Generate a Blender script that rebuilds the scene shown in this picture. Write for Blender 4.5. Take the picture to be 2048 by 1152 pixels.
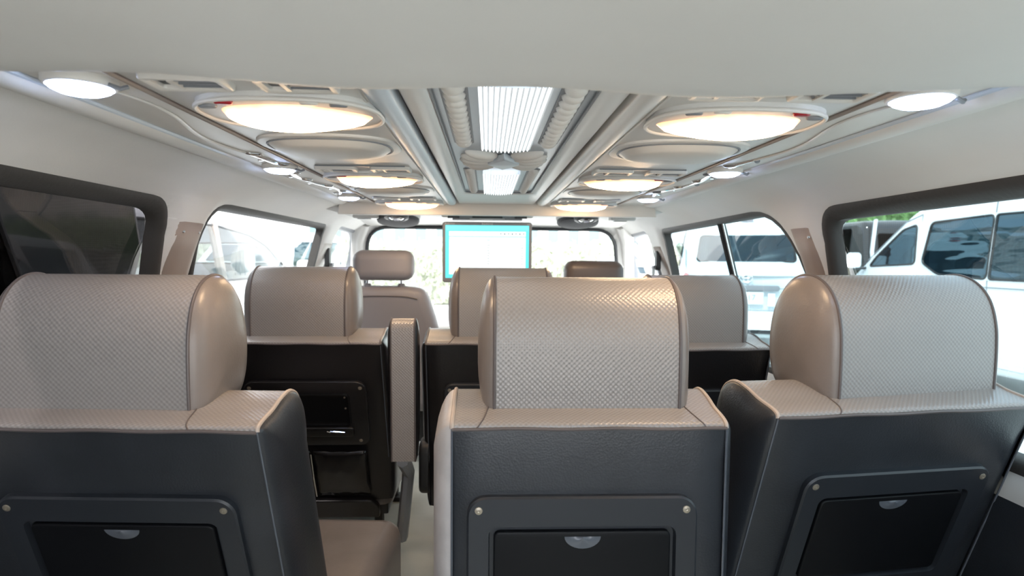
import bpy, bmesh, math, random
from math import sin, cos, pi, radians, sqrt
from mathutils import Vector, Matrix
from mathutils.geometry import tessellate_polygon

random.seed(7)
SC = bpy.context.scene
for o in list(bpy.data.objects): bpy.data.objects.remove(o)
COL = SC.collection

# ------------------------------------------------------------------ camera
ZC = 1.0                       # eye height above the van floor
F = 1250.0
YAW, PITCH, ROLL = math.atan(49/F), math.atan(61/F), radians(0.45)
RM = Matrix.Rotation(-YAW, 3, 'Z') @ Matrix.Rotation(pi/2-PITCH, 3, 'X') @ Matrix.Rotation(ROLL, 3, 'Z')
cam = bpy.data.cameras.new('camera'); camo = bpy.data.objects.new('camera', cam); COL.objects.link(camo)
camo.matrix_world = Matrix.Translation((0, 0, ZC)) @ RM.to_4x4()
cam.sensor_width = 36; cam.lens = 36*F/2048; cam.clip_start = 0.02; cam.clip_end = 300
cam.dof.use_dof = True; cam.dof.focus_distance = 1.25; cam.dof.aperture_fstop = 5.6
SC.camera = camo

# ------------------------------------------------------------------ world, sun, exposure
SC.view_settings.view_transform = 'Standard'; SC.view_settings.look = 'None'
SC.view_settings.exposure = 0.6; SC.view_settings.gamma = 1.0; SC.view_settings.use_curve_mapping = False
W = bpy.data.worlds.new('World'); SC.world = W; W.use_nodes = True
wn = W.node_tree.nodes; wl = W.node_tree.links
bg = wn['Background']; bg.inputs['Strength'].default_value = 4.6
tc = wn.new('ShaderNodeTexCoord'); nz = wn.new('ShaderNodeTexNoise'); nz.inputs['Scale'].default_value = 2.2
nz.inputs['Detail'].default_value = 6
rp = wn.new('ShaderNodeValToRGB')
rp.color_ramp.elements[0].position = .38; rp.color_ramp.elements[0].color = (.72, .85, 1, 1)
rp.color_ramp.elements[1].position = .58; rp.color_ramp.elements[1].color = (1, 1, 1, 1)
wl.new(tc.outputs['Generated'], nz.inputs['Vector']); wl.new(nz.outputs['Fac'], rp.inputs['Fac'])
wl.new(rp.outputs['Color'], bg.inputs['Color'])
sun = bpy.data.lights.new('sun', 'SUN'); sun.energy = 7.0; sun.angle = radians(3); sun.color = (1, .97, .92)
suno = bpy.data.objects.new('sun', sun); COL.objects.link(suno)
suno.rotation_euler = (radians(38), 0, radians(-25))

X0 = 0.035
def rz(z): return ZC + z
def ray(u, v): return RM @ Vector(((u-1024)/F, -(v-576)/F, -1))
def PY(u, v, Y): d = ray(u, v); t = Y/d.y; return Vector((d.x*t, Y, ZC+d.z*t))
def PZ(u, v, z): d = ray(u, v); t = z/d.z; return Vector((d.x*t, d.y*t, ZC+z))   # z relative to the eye

# ------------------------------------------------------------------ materials
MATS = {}
def mat(name, col=(.5, .5, .5), rough=.5, metal=0, spec=.5, bump=None, emit=None, es=1, coat=0, var=0, trans=None, sheen=0):
    if name in MATS: return MATS[name]
    m = bpy.data.materials.new(name); m.use_nodes = True; MATS[name] = m
    nt = m.node_tree; N = nt.nodes; L = nt.links; b = N['Principled BSDF']
    b.inputs['Base Color'].default_value = (*col, 1); b.inputs['Roughness'].default_value = rough
    b.inputs['Metallic'].default_value = metal; b.inputs['Specular IOR Level'].default_value = spec
    b.inputs['Coat Weight'].default_value = coat
    if emit: b.inputs['Emission Color'].default_value = (*emit, 1); b.inputs['Emission Strength'].default_value = es
    tcn = N.new('ShaderNodeTexCoord')
    if var:
        n = N.new('ShaderNodeTexNoise'); n.inputs['Scale'].default_value = var[0]; n.inputs['Detail'].default_value = 5
        L.new(tcn.outputs['Object'], n.inputs['Vector'])
        r = N.new('ShaderNodeValToRGB'); a = var[1]
        r.color_ramp.elements[0].position = .3; r.color_ramp.elements[1].position = .7
        r.color_ramp.elements[0].color = (*[c*(1-a) for c in col], 1); r.color_ramp.elements[1].color = (*[min(1, c*(1+a)) for c in col], 1)
        L.new(n.outputs['Fac'], r.inputs['Fac']); L.new(r.outputs['Color'], b.inputs['Base Color'])
    if bump:
        kind, sc, st, dist = bump
        bp = N.new('ShaderNodeBump'); bp.inputs['Strength'].default_value = st; bp.inputs['Distance'].default_value = dist
        if kind == 'noise':
            n = N.new('ShaderNodeTexNoise'); n.inputs['Scale'].default_value = sc; n.inputs['Detail'].default_value = 4
            L.new(tcn.outputs['Object'], n.inputs['Vector']); L.new(n.outputs['Fac'], bp.inputs['Height'])
        elif kind == 'voro':
            n = N.new('ShaderNodeTexVoronoi'); n.inputs['Scale'].default_value = sc
            L.new(tcn.outputs['Object'], n.inputs['Vector']); L.new(n.outputs['Distance'], bp.inputs['Height'])
        elif kind == 'mesh':      # staggered oval embossing in UV (metres)
            sp = N.new('ShaderNodeSeparateXYZ'); L.new(tcn.outputs['UV'], sp.inputs[0])
            def mth(op, a, bb=None):
                q = N.new('ShaderNodeMath'); q.operation = op
                for i, w in enumerate((a, bb)):
                    if w is None: continue
                    if isinstance(w, (int, float)): q.inputs[i].default_value = w
                    else: L.new(w, q.inputs[i])
                return q.outputs[0]
            k = 2*pi/sc
            sx = mth('SINE', mth('MULTIPLY', sp.outputs[0], k*.5)); sy = mth('SINE', mth('MULTIPLY', sp.outputs[1], k))
            cx = mth('COSINE', mth('MULTIPLY', sp.outputs[0], k*.5)); 
            h = mth('MULTIPLY', mth('MULTIPLY', sx, cx), sy)
            L.new(h, bp.inputs['Height'])
            # colour follows the embossing: grooves a little darker, raised ovals a little paler
            ad = mth('MULTIPLY_ADD', h, .22); q = ad.node; q.inputs[2].default_value = .5
            r = N.new('ShaderNodeValToRGB'); r.color_ramp.elements[0].color = (*[c*.80 for c in col], 1); r.color_ramp.elements[1].color = (*[c*1.16 for c in col], 1)
            r.color_ramp.elements[0].position = .3; r.color_ramp.elements[1].position = .7
            L.new(ad, r.inputs['Fac'])
            # faint brown rub marks and stains of their own shape
            ns = N.new('ShaderNodeTexNoise'); ns.inputs['Scale'].default_value = 7.5; ns.inputs['Detail'].default_value = 7; ns.inputs['Roughness'].default_value = .65
            L.new(tcn.outputs['Object'], ns.inputs['Vector']); rs = N.new('ShaderNodeMapRange'); rs.inputs['From Min'].default_value = .665; rs.inputs['From Max'].default_value = .72; rs.inputs['To Max'].default_value = .55
            L.new(ns.outputs['Fac'], rs.inputs['Value']); mxc = N.new('ShaderNodeMix'); mxc.data_type = 'RGBA'
            L.new(rs.outputs[0], mxc.inputs['Factor']); L.new(r.outputs['Color'], mxc.inputs['A']); mxc.inputs['B'].default_value = (.16, .085, .05, 1)
            L.new(mxc.outputs['Result'], b.inputs['Base Color'])
        L.new(bp.outputs['Normal'], b.inputs['Normal'])
    return m

def glass(name, tint, refl=.5, rough=0.0):
    if name in MATS: return MATS[name]
    m = bpy.data.materials.new(name); m.use_nodes = True; MATS[name] = m
    nt = m.node_tree; N = nt.nodes; L = nt.links
    for n in list(N): N.remove(n)
    out = N.new('ShaderNodeOutputMaterial'); mx = N.new('ShaderNodeMixShader')
    t = N.new('ShaderNodeBsdfTransparent'); t.inputs[0].default_value = (*tint, 1)
    g = N.new('ShaderNodeBsdfGlossy'); g.inputs['Roughness'].default_value = rough; g.inputs[0].default_value = (1, 1, 1, 1)
    fr = N.new('ShaderNodeFresnel'); fr.inputs[0].default_value = 1.5
    mm = N.new('ShaderNodeMath'); mm.operation = 'MULTIPLY'; mm.inputs[1].default_value = refl
    L.new(fr.outputs[0], mm.inputs[0]); L.new(mm.outputs[0], mx.inputs[0]); L.new(t.outputs[0], mx.inputs[1]); L.new(g.outputs[0], mx.inputs[2])
    L.new(mx.outputs[0], out.inputs[0]); return m

def emis(name, col, st):
    if name in MATS: return MATS[name]
    m = bpy.data.materials.new(name); m.use_nodes = True; MATS[name] = m
    b = m.node_tree.nodes['Principled BSDF']; b.inputs['Base Color'].default_value = (.02, .02, .02, 1) if 'screen' in name else (.6, .6, .6, 1)
    b.inputs['Roughness'].default_value = .3
    b.inputs['Emission Color'].default_value = (*col, 1); b.inputs['Emission Strength'].default_value = st
    return m

def lens_mat():
    """warm lamp lens: bright round the bulb, dimmer and more amber towards its rim"""
    m = bpy.data.materials.new('warm_lens'); m.use_nodes = True; MATS['warm_lens'] = m
    nt = m.node_tree; N = nt.nodes; L = nt.links; b = N['Principled BSDF']
    b.inputs['Base Color'].default_value = (.7, .6, .5, 1); b.inputs['Roughness'].default_value = .15
    t = N.new('ShaderNodeTexCoord'); sp = N.new('ShaderNodeSeparateXYZ'); L.new(t.outputs['UV'], sp.inputs[0])
    r = N.new('ShaderNodeValToRGB'); e = r.color_ramp.elements
    e[0].position = 0; e[0].color = (1, .74, .46, 1); e[1].position = 1; e[1].color = (.050, .020, .008, 1)
    x = e.new(.80); x.color = (1, .66, .38, 1); x = e.new(.93); x.color = (.085, .048, .026, 1)
    n = N.new('ShaderNodeTexNoise'); n.inputs['Scale'].default_value = 25; L.new(t.outputs['Object'], n.inputs['Vector'])
    ma = N.new('ShaderNodeMath'); ma.operation = 'MULTIPLY_ADD'; ma.inputs[1].default_value = .10; L.new(n.outputs['Fac'], ma.inputs[0])
    sb = N.new('ShaderNodeMath'); sb.operation = 'SUBTRACT'; sb.inputs[1].default_value = .05
    L.new(sp.outputs[0], sb.inputs[0]); L.new(sb.outputs[0], ma.inputs[2]); L.new(ma.outputs[0], r.inputs['Fac'])
    L.new(r.outputs['Color'], b.inputs['Emission Color']); b.inputs['Emission Strength'].default_value = 23.0
    return m

M = dict(
    liner=mat('headliner', (.74, .725, .70), .55, bump=('noise', 260, .12, .001), var=(2.5, .05)),
    plastic=mat('console_plastic', (.70, .685, .66), .38, bump=('noise', 420, .10, .0006)),
    cream=mat('cream_plastic', (.74, .71, .665), .4, bump=('noise', 420, .1, .0006)),
    bluegrey=mat('bluegrey_plastic', (.56, .62, .68), .35),
    chrome=mat('chrome', (.85, .86, .88), .12, 1.0),
    dark=mat('dark_plastic', (.03, .032, .035), .4),
    black=mat('black_plastic', (.012, .013, .014), .45),
    rubber=mat('rubber_seal', (.045, .042, .04), .6, bump=('noise', 90, .3, .002)),
    cover=mat('textured_vinyl', (.275, .257, .248), .27, bump=('mesh', .0085, .5, .0011)),
    smooth_light=mat('worn_light_vinyl', (.42, .40, .40), .4, bump=('noise', 120, .3, .001), var=(20, .15)),
    smooth=mat('smooth_vinyl', (.185, .160, .148), .33, bump=('voro', 260, .15, .0006), var=(14, .08)),
    pipe=mat('piping', (.10, .085, .085), .45),
    pipe_l=mat('light_piping', (.42, .36, .32), .5),
    back=mat('charcoal_leather', (.022, .025, .031), .38, bump=('voro', 300, .25, .0007), var=(9, .18)),
    back2=mat('black_leather', (.012, .0115, .013), .30, bump=('voro', 200, .2, .0008)),
    plate=mat('tray_plate', (.017, .020, .026), .42, bump=('noise', 500, .1, .0005)),
    tray=mat('tray_lid', (.003, .0035, .005), .5, spec=.22),
    gloss=mat('gloss_black_vinyl', (.012, .012, .013), .16),
    screw=mat('screw_head', (.36, .32, .26), .4, .7),
    cabseat=mat('cab_seat_vinyl', (.30, .28, .29), .45, bump=('noise', 300, .1, .0006)),
    cabdark=mat('cab_headrest_vinyl', (.10, .08, .075), .4),
    floor=mat('floor_vinyl', (.42, .44, .40), .5, var=(6, .12)),
    tan=mat('pillar_trim', (.33, .265, .23), .5, bump=('noise', 200, .1, .001)),
    red=mat('red_button', (.35, .01, .02), .3),
    white=mat('white_paint', (.82, .84, .86), .25, coat=.5),
    blackpaint=mat('black_paint', (.012, .012, .014), .15, coat=.6),
    tyre=mat('tyre_rubber', (.02, .02, .02), .8),
    taill=mat('tail_lamp_red', (.45, .03, .04), .2),
    bracket=mat('satin_grey_plastic', (.09, .10, .12), .25),
    speaker=mat('speaker_cloth', (.10, .10, .105), .7, bump=('noise', 600, .3, .001)),
    grey=mat('grey_trim', (.22, .23, .25), .45),
    seat_pale=mat('pale_seat_fabric', (.55, .55, .53), .7),
    brown=mat('brown_lining', (.075, .04, .025), .7),
)
M['lens'] = lens_mat()
M['led'] = emis('led_white', (.52, .66, 1), 18.0)
M['tube_hi'] = emis('panel_rib_bright', (.90, .96, 1), .9)
M['tube_lo'] = emis('panel_rib_dim', (.62, .78, .92), .10)
M['g_clear'] = glass('clear_glass', (.93, .95, .95), .2)
M['g_tint'] = glass('tinted_glass_cyan', (.235, .295, .31), .12)
M['g_dark'] = glass('dark_tinted_glass', (.075, .07, .072), .08)
def mirror_glass(name, tint, col, fac):
    g = glass(name, tint, 1); nt = g.node_tree
    gl = [n for n in nt.nodes if n.type == 'BSDF_GLOSSY'][0]; gl.inputs[0].default_value = (*col, 1); gl.inputs['Roughness'].default_value = .03
    ma = [n for n in nt.nodes if n.type == 'MATH'][0]; ma.operation = 'MULTIPLY_ADD'; ma.inputs[1].default_value = 1.0; ma.inputs[2].default_value = fac
    tcn = nt.nodes.new('ShaderNodeTexCoord'); nn_ = nt.nodes.new('ShaderNodeTexNoise'); nn_.inputs['Scale'].default_value = 1.6
    mp_ = nt.nodes.new('ShaderNodeMapping'); mp_.inputs['Scale'].default_value = (1, .35, 2.2); bp = nt.nodes.new('ShaderNodeBump'); bp.inputs['Strength'].default_value = .35; bp.inputs['Distance'].default_value = .1
    nt.links.new(tcn.outputs['Object'], mp_.inputs[0]); nt.links.new(mp_.outputs[0], nn_.inputs['Vector']); nt.links.new(nn_.outputs['Fac'], bp.inputs['Height']); nt.links.new(bp.outputs[0], gl.inputs['Normal'])
    return g
M['g_side'] = mirror_glass('reflecting_side_glass', (.16, .22, .26), (.50, .72, .85), .12)
M['g_car'] = mirror_glass('reflecting_car_glass', (.22, .30, .34), (.55, .75, .85), .04)
M['g_rear'] = glass('light_rear_glass', (.86, .85, .84), .2)
M['g_pale'] = glass('pale_car_glass', (.80, .86, .87), .6)

# ------------------------------------------------------------------ mesh builder
class MB:
    def __init__(s): s.v = []; s.f = []; s.uv = []; s.mi = []
    def add(s, vs, fs, mi=0, uv=None):
        o = len(s.v); s.v += [tuple(p) for p in vs]; s.uv += list(uv) if uv else [(0, 0)]*len(vs)
        s.f += [tuple(i+o for i in f) for f in fs]; s.mi += [mi]*len(fs); return s
    def grid(s, rows, cu=False, cv=False, mi=0, uv=None):
        n = len(rows); m = len(rows[0]); vs = [p for r in rows for p in r]; fs = []
        for i in range(n if cu else n-1):
            for j in range(m if cv else m-1):
                a = i*m+j; b = i*m+(j+1) % m; c = ((i+1) % n)*m+(j+1) % m; d = ((i+1) % n)*m+j; fs.append((a, b, c, d))
        return s.add(vs, fs, mi, [q for r in uv for q in r] if uv else None)
    def tube(s, path, r, n=8, closed=False, mi=0, flat=1.0):
        path = [Vector(p) for p in path]; N = len(path); rows = []; up = None
        for i, p in enumerate(path):
            a = path[(i-1) % N] if (closed or i) else p; b = path[(i+1) % N] if (closed or i < N-1) else p
            t = (b-a).normalized() if (b-a).length > 1e-9 else Vector((0, 0, 1))
            if up is None: up = Vector((0, 0, 1)) if abs(t.z) < .9 else Vector((1, 0, 0))
            x = t.cross(up); x = x.normalized() if x.length > 1e-6 else Vector((1, 0, 0)); y = x.cross(t).normalized(); up = y
            rr = r(i/(N-1)) if callable(r) else r
            rows.append([p + x*cos(2*pi*k/n)*rr + y*sin(2*pi*k/n)*rr*flat for k in range(n)])
        s.grid(rows, cu=closed, cv=True, mi=mi)
        if not closed:
            for row, rev in ((rows[0], True), (rows[-1], False)):
                s.add(row, [tuple(range(n))[::-1] if rev else tuple(range(n))], mi)
        return s
    def slab(s, loop, O, A, B, Nn, h, r=0.0, mi=0, k=3, back=True):
        """loop (a,b) counterclockwise in A,B; from O along Nn by h, its outer edge rounded by r"""
        O = Vector(O); A = Vector(A); B = Vector(B); Nn = Vector(Nn)
        rings = []
        def ring(off, z):
            L = offset(loop, off) if off else loop
            return [O+A*a+B*b+Nn*z for a, b in L]
        rings.append(ring(0, 0))
        if r > 0:
            for i in range(k+1):
                t = i/k*pi/2; rings.append(ring(r*(1-cos(t)), h-r+r*sin(t)))
        else: rings.append(ring(0, h))
        s.grid(rings, cv=True, mi=mi)
        n = len(loop); L = [(v[0], v[1]) for v in (offset(loop, r) if r else loop)]
        tri = tessellate_polygon([[Vector((a, b, 0)) for a, b in L]])
        s.add(rings[-1], tri, mi)
        if back: s.add(rings[0], [t[::-1] for t in tri], mi)
        return s
    def box(s, c, sz, r=0.0, mi=0):
        c = Vector(c); w, d, h = sz
        s.slab(rrect(w, d, max(r, 1e-4), 3 if r else 1), c-Vector((0, 0, h/2)), (1, 0, 0), (0, 1, 0), (0, 0, 1), h, r, mi); return s
    def lathe(s, prof, O, A, B, Nn, n=24, mi=0, cap=True):
        O = Vector(O); A = Vector(A); B = Vector(B); Nn = Vector(Nn)
        rows = [[O + A*cos(2*pi*k/n)*r + B*sin(2*pi*k/n)*r + Nn*z for k in range(n)] for r, z in prof]
        s.grid(rows, cv=True, mi=mi)
        if cap: s.add(rows[-1], [tuple(range(n))], mi); s.add(rows[0], [tuple(range(n))[::-1]], mi)
        return s
    def ell(s, c, rad, n=12, m=8, mi=0, R=None):
        c = Vector(c); rows = []
        for i in range(m+1):
            t = pi*i/m
            row = [Vector((rad[0]*sin(t)*cos(2*pi*k/n), rad[1]*sin(t)*sin(2*pi*k/n), rad[2]*cos(t))) for k in range(n)]
            if R: row = [R @ p for p in row]
            rows.append([c+p for p in row])
        s.grid(rows, cv=True, mi=mi); return s
    def build(s, name, m, parent=None, smooth=True, ang=40, solid=0, col=None):
        me = bpy.data.meshes.new(name); me.from_pydata(s.v, [], s.f); 
        for x in (m if isinstance(m, (list, tuple)) else [m]): me.materials.append(x)
        me.polygons.foreach_set('material_index', s.mi)
        ul = me.uv_layers.new(name='UVMap')
        for l in me.loops: ul.data[l.index].uv = s.uv[l.vertex_index]
        bm = bmesh.new(); bm.from_mesh(me); bmesh.ops.remove_doubles(bm, verts=bm.verts, dist=1e-5)
        bmesh.ops.recalc_face_normals(bm, faces=bm.faces); bm.to_mesh(me); bm.free()
        if smooth:
            me.polygons.foreach_set('use_smooth', [True]*len(me.polygons)); me.set_sharp_from_angle(angle=radians(ang))
        o = bpy.data.objects.new(name, me); COL.objects.link(o); o.parent = parent
        if solid:
            md = o.modifiers.new('thick', 'SOLIDIFY'); md.thickness = abs(solid); md.offset = 1 if solid > 0 else -1
        return o

def offset(loop, d):
    n = len(loop); out = []
    for i in range(n):
        x0, y0 = loop[i-1]; x1, y1 = loop[i]; x2, y2 = loop[(i+1) % n]
        def nrm(ax, ay, bx, by):
            l = math.hypot(bx-ax, by-ay) or 1e-9; return (-(by-ay)/l, (bx-ax)/l)
        n1 = nrm(x0, y0, x1, y1); n2 = nrm(x1, y1, x2, y2)
        nx, ny = n1[0]+n2[0], n1[1]+n2[1]; l = math.hypot(nx, ny) or 1e-9; nx /= l; ny /= l
        c = max(.4, nx*n1[0]+ny*n1[1]); out.append((x1+nx*d/c, y1+ny*d/c))
    return out
def rrect(w, h, r, n=5, cx=0, cy=0):
    r = min(r, w/2-1e-5, h/2-1e-5); out = []
    for k, (sx, sy) in enumerate(((1, 1), (-1, 1), (-1, -1), (1, -1))):
        for i in range(n+1):
            a = pi/2*k + pi/2*i/n; out.append((cx+sx*(w/2-r)+r*cos(a), cy+sy*(h/2-r)+r*sin(a)))
    return out
def area2(L): return sum(L[i-1][0]*L[i][1]-L[i][0]*L[i-1][1] for i in range(len(L)))
def ccw(L): return L if area2(L) > 0 else L[::-1]
def roundpoly(pts, rad, n=5):
    out = []; N = len(pts)
    for i in range(N):
        p = Vector(pts[i]); a = Vector(pts[i-1]); b = Vector(pts[(i+1) % N]); r = rad[i] if isinstance(rad, (list, tuple)) else rad
        d1 = (a-p); d2 = (b-p); l = min(r, d1.length*.49, d2.length*.49)
        q1 = p+d1.normalized()*l; q2 = p+d2.normalized()*l
        for k in range(n+1):
            t = k/n; w = q1*(1-t)**2 + p*2*t*(1-t) + q2*t*t; out.append((w.x, w.y))
    return out
def ell2(a, b, n=32, e=2.0, cx=0, cy=0):
    out = []
    for k in range(n):
        t = 2*pi*k/n; c, s_ = cos(t), sin(t)
        out.append((cx+a*math.copysign(abs(c)**(2/e), c), cy+b*math.copysign(abs(s_)**(2/e), s_)))
    return out
def catmull(pts, n=6, closed=False):
    pts = [Vector(p) for p in pts]; N = len(pts); out = []
    for i in range(N if closed else N-1):
        g = (lambda k: pts[k % N]) if closed else (lambda k: pts[max(0, min(N-1, k))])
        a, b, c, d = g(i-1), g(i), g(i+1), g(i+2)
        for k in range(n):
            t = k/n; out.append(.5*((2*b)+(c-a)*t+(2*a-5*b+4*c-d)*t*t+(3*b-3*c+d-a)*t**3))
    if not closed: out.append(pts[-1])
    return out

def patch(outer, holes, mapf, cutx, cuty):
    """flat polygon with holes, cut into cells, then bent by mapf(a,b)->Vector"""
    loops = [[Vector((a, b, 0)) for a, b in L] for L in [outer]+holes]
    tri = tessellate_polygon(loops); flat = [p for L in loops for p in L]
    bm = bmesh.new(); vs = [bm.verts.new(p) for p in flat]
    for t in tri:
        try: bm.faces.new([vs[i] for i in t])
        except ValueError: pass
    for x in cutx: bmesh.ops.bisect_plane(bm, geom=bm.verts[:]+bm.edges[:]+bm.faces[:], plane_co=(x, 0, 0), plane_no=(1, 0, 0))
    for y in cuty: bmesh.ops.bisect_plane(bm, geom=bm.verts[:]+bm.edges[:]+bm.faces[:], plane_co=(0, y, 0), plane_no=(0, 1, 0))
    bmesh.ops.remove_doubles(bm, verts=bm.verts, dist=3e-4); bmesh.ops.dissolve_degenerate(bm, edges=bm.edges, dist=2e-4)
    bm.verts.index_update(); mb = MB()
    mb.add([mapf(v.co.x, v.co.y) for v in bm.verts], [tuple(v.index for v in f.verts) for f in bm.faces]); bm.free(); return mb

def frange(a, b, s):
    n = max(1, int(round((b-a)/s))); return [a+(b-a)*i/n for i in range(1, n)]

# ------------------------------------------------------------------ things, parts
def tag(o, label=None, cat=None, group=None, kind=None):
    if label: o['label'] = label
    if cat: o['category'] = cat
    if group: o['group'] = group
    if kind: o['kind'] = kind
    return o
def thing(name, label, cat, loc=(0, 0, 0), rotz=0, group=None):
    o = bpy.data.objects.new(name, None); COL.objects.link(o); o.empty_display_size = .05
    o.location = loc; o.rotation_euler = (0, 0, rotz); return tag(o, label, cat, group)
def struct(o): o['kind'] = 'structure'; return o
def copy_tree(o, parent=None):
    kids = [c for c in COL.objects if c.parent == o]
    c = o.copy(); COL.objects.link(c); c.parent = parent
    for k in kids: copy_tree(k, c)
    return c
X, Y, Z = Vector((1, 0, 0)), Vector((0, 1, 0)), Vector((0, 0, 1))

# ================================================================== THE VAN'S SHELL
# side wall section: (height relative to the eye, half width)
sec = catmull([(.222, .635, 0), (.212, .680, 0), (.192, .735, 0), (.168, .775, 0), (.135, .802, 0), (.05, .838, 0), (-.06, .882, 0), (-.2, .915, 0), (-.4, .93, 0), (-1.0, .93, 0)], 6)[::-1]
arc = [0]
for i in range(1, len(sec)): arc.append(arc[-1]+(sec[i]-sec[i-1]).length)
def sec_at(t):
    for i in range(1, len(arc)):
        if t <= arc[i] or i == len(arc)-1:
            k = (t-arc[i-1])/(arc[i]-arc[i-1]); p = sec[i-1].lerp(sec[i], k); return p.x, p.y
def t_of(z):
    for i in range(1, len(sec)):
        if z <= sec[i].x or i == len(sec)-1:
            return arc[i-1]+(arc[i]-arc[i-1])*(z-sec[i-1].x)/(sec[i].x-sec[i-1].x)
def wallmap(side, out=0.0):
    def f(y, t):
        z, h = sec_at(t); return Vector((X0+side*(h+out), y, rz(z)))
    return f
Y_BACK, Y_FRONT = -.45, 3.98
# window openings (y, z) corner lists with rounding
def win(pts, rad): return ccw([(y, t_of(z)) for y, z in roundpoly(pts, rad, 6)])
WIN = {
    -1: [win([(-.3, -.38), (1.68, -.38), (1.565, .134), (-.3, .146)], .09),
         win([(1.84, -.38), (3.02, -.38), (3.00, .148), (1.76, .148)], [.10, .08, .05, .12]),
         win([(3.22, -.36), (4.0, -.36), (3.93, -.02), (3.72, .145), (3.22, .155)], [.05, .01, .05, .12, .06])],
    1: [win([(-.3, -.38), (1.66, -.38), (1.575, .130), (-.3, .139)], .09),
        win([(1.74, -.38), (3.05, -.38), (3.00, .140), (1.745, .150)], [.10, .08, .05, .20]),
        win([(3.26, -.36), (4.0, -.36), (3.96, -.02), (3.75, .135), (3.26, .145)], [.05, .01, .05, .12, .06])],
}
# clip the cab windows to the front end of the wall
for s_ in (-1, 1): WIN[s_][2] = [(min(y, 3.95), t) for y, t in WIN[s_][2]]
TTOP = arc[-1]
for side, nm in ((-1, 'wall_left'), (1, 'wall_right')):
    holes = WIN[side]
    f0 = wallmap(side)
    def wm(y, t, f0=f0, side=side, holes=holes):
        p = f0(y, t); z = p.z-ZC
        # soft roll of the lining towards each window opening
        d = 9
        for L in holes:
            a0, b0 = L[-1]
            for a, b in L:
                ex, ey = a-a0, b-b0; q = ex*ex+ey*ey
                k = max(0, min(1, ((y-a0)*ex+(t-b0)*ey)/q)) if q > 1e-12 else 0
                d = min(d, math.hypot(a0+ex*k-y, b0+ey*k-t)); a0, b0 = a, b
        p.x -= side*.011
        if d < .05: p.x += side*.022*(1-d/.05)**2
        return p
    mb = patch([(Y_BACK, 0), (Y_FRONT, 0), (Y_FRONT, TTOP), (Y_BACK, TTOP)], holes, wm, frange(Y_BACK, Y_FRONT, .022), frange(.55, TTOP, .014))
    w = struct(mb.build(nm, M['liner'], solid=.0, ang=60))
    md = w.modifiers.new('thick', 'SOLIDIFY'); md.thickness = .012; md.offset = 0
    glassmats = [M['g_dark'] if side < 0 else M['g_tint'], M['g_clear'] if side < 0 else M['g_tint'], M['g_clear']]
    for k, L in enumerate(holes):
        n = (1 if side < 0 else 4)+k
        g = patch(offset(L, .012), [], wallmap(side, .035), frange(-.6, 4, .2), frange(.5, TTOP, .05)).build('window_%d' % n, glassmats[k])
        struct(g)
        # dark frame round the glass: deep band, thicker at the top of the rear windows
        band = .023 if k == 0 else (.013 if k == 1 else .016)
        inner = []
        cy = sum(a for a, b in L)/len(L); ct = sum(b for a, b in L)/len(L)
        tmax = max(b for a, b in L)
        for (a, b), (a2, b2) in zip(L, offset(L, band)):
            wob = 0
            if k <= 1: wob = max(0, 1-(tmax-b)/.05)*(.005*sin(a*9+side)+(.008 if k == 0 else .007))
            inner.append((a2, b2-wob))
        rows = []
        for q, (LL, o) in enumerate(((L, .028), (offset(L, -.010), .010), (offset(L, -.007), -.001), (offset(L, .004), -.003), (offset(L, .014), .0), (inner, .012), (inner, .034))):
            rows.append([wallmap(side, o)(a, b) for a, b in LL])
        fr = MB().grid(rows, cv=True)
        fo = fr.build('window_frame', M['rubber'] if k != 2 else M['grey'], g)
        fo.parent = g

# right window divider bar and the left window's runner
def wpt(side, y, z, out=0): 
    zz, h = sec_at(t_of(z)); return Vector((X0+side*(h+out), y, rz(z)))
gw = bpy.data.objects['window_5']
mb = MB(); mb.tube([wpt(1, 2.29, .14, .026), wpt(1, 2.33, .05, .028), wpt(1, 2.37, -.1, .028), wpt(1, 2.42, -.36, .028)], .015, 8); mb.build('divider_bar', M['black'], gw)
mb = MB(); mb.tube([wpt(1, 2.26, .14, .02), wpt(1, 2.30, .05, .02), wpt(1, 2.34, -.1, .02), wpt(1, 2.39, -.36, .02)], .005, 6); mb.build('divider_edge', M['chrome'], gw)
gw = bpy.data.objects['window_2']

# floor, rear wall
mb = MB(); mb.box((X0, 1.76, -.02), (1.9, 4.44, .04), .0); struct(mb.build('floor', M['floor'], smooth=False))
mb = patch([(-.97, 0), (.97, 0), (.97, 1.24), (-.97, 1.24)], [ccw(rrect(1.4, .56, .1, 4, 0, .84))], lambda a, b: Vector((X0+a, Y_BACK, b)), [], [])
struct(mb.build('wall_rear', M['liner'], solid=-.03))
mb = patch(ccw(rrect(1.4, .56, .1, 4, 0, .84)), [], lambda a, b: Vector((X0+a, Y_BACK-.01, b)), [], []); struct(mb.build('window_7', M['g_rear']))

# ceiling: the low padded rear headliner rolling up to the console deck, then deck and cab roof
prof = [(-.45, .170), (-.3, .176), (.1, .180), (.4, .179), (.56, .176), (.62, .1735), (.655, .1745), (.675, .181), (.682, .194), (.68, .215), (.675, .24), (.70, .246), (1.2, .246), (2.62, .246)]
pp = catmull([(y, z, 0) for y, z in prof], 5)
rows = []
for p in pp:
    row = []
    for i in range(41):
        x = -1+2*i/40
        zz = p.y
        if p.x < .69 and zz < .24: zz += (.022*abs(x)**3)*(1-max(0, (zz-.18)/.06)) + .003*sin(x*9+1)*(p.x > .4)
        y = p.x + (.012*sin(x*5+.6)-.008*cos(x*13) if .5 < p.x < .7 else 0)
        row.append(Vector((X0+x*.72, y, rz(zz))))
    rows.append(row)
struct(MB().grid(rows).build('ceiling', M['liner'], ang=75, solid=.012))

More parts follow.
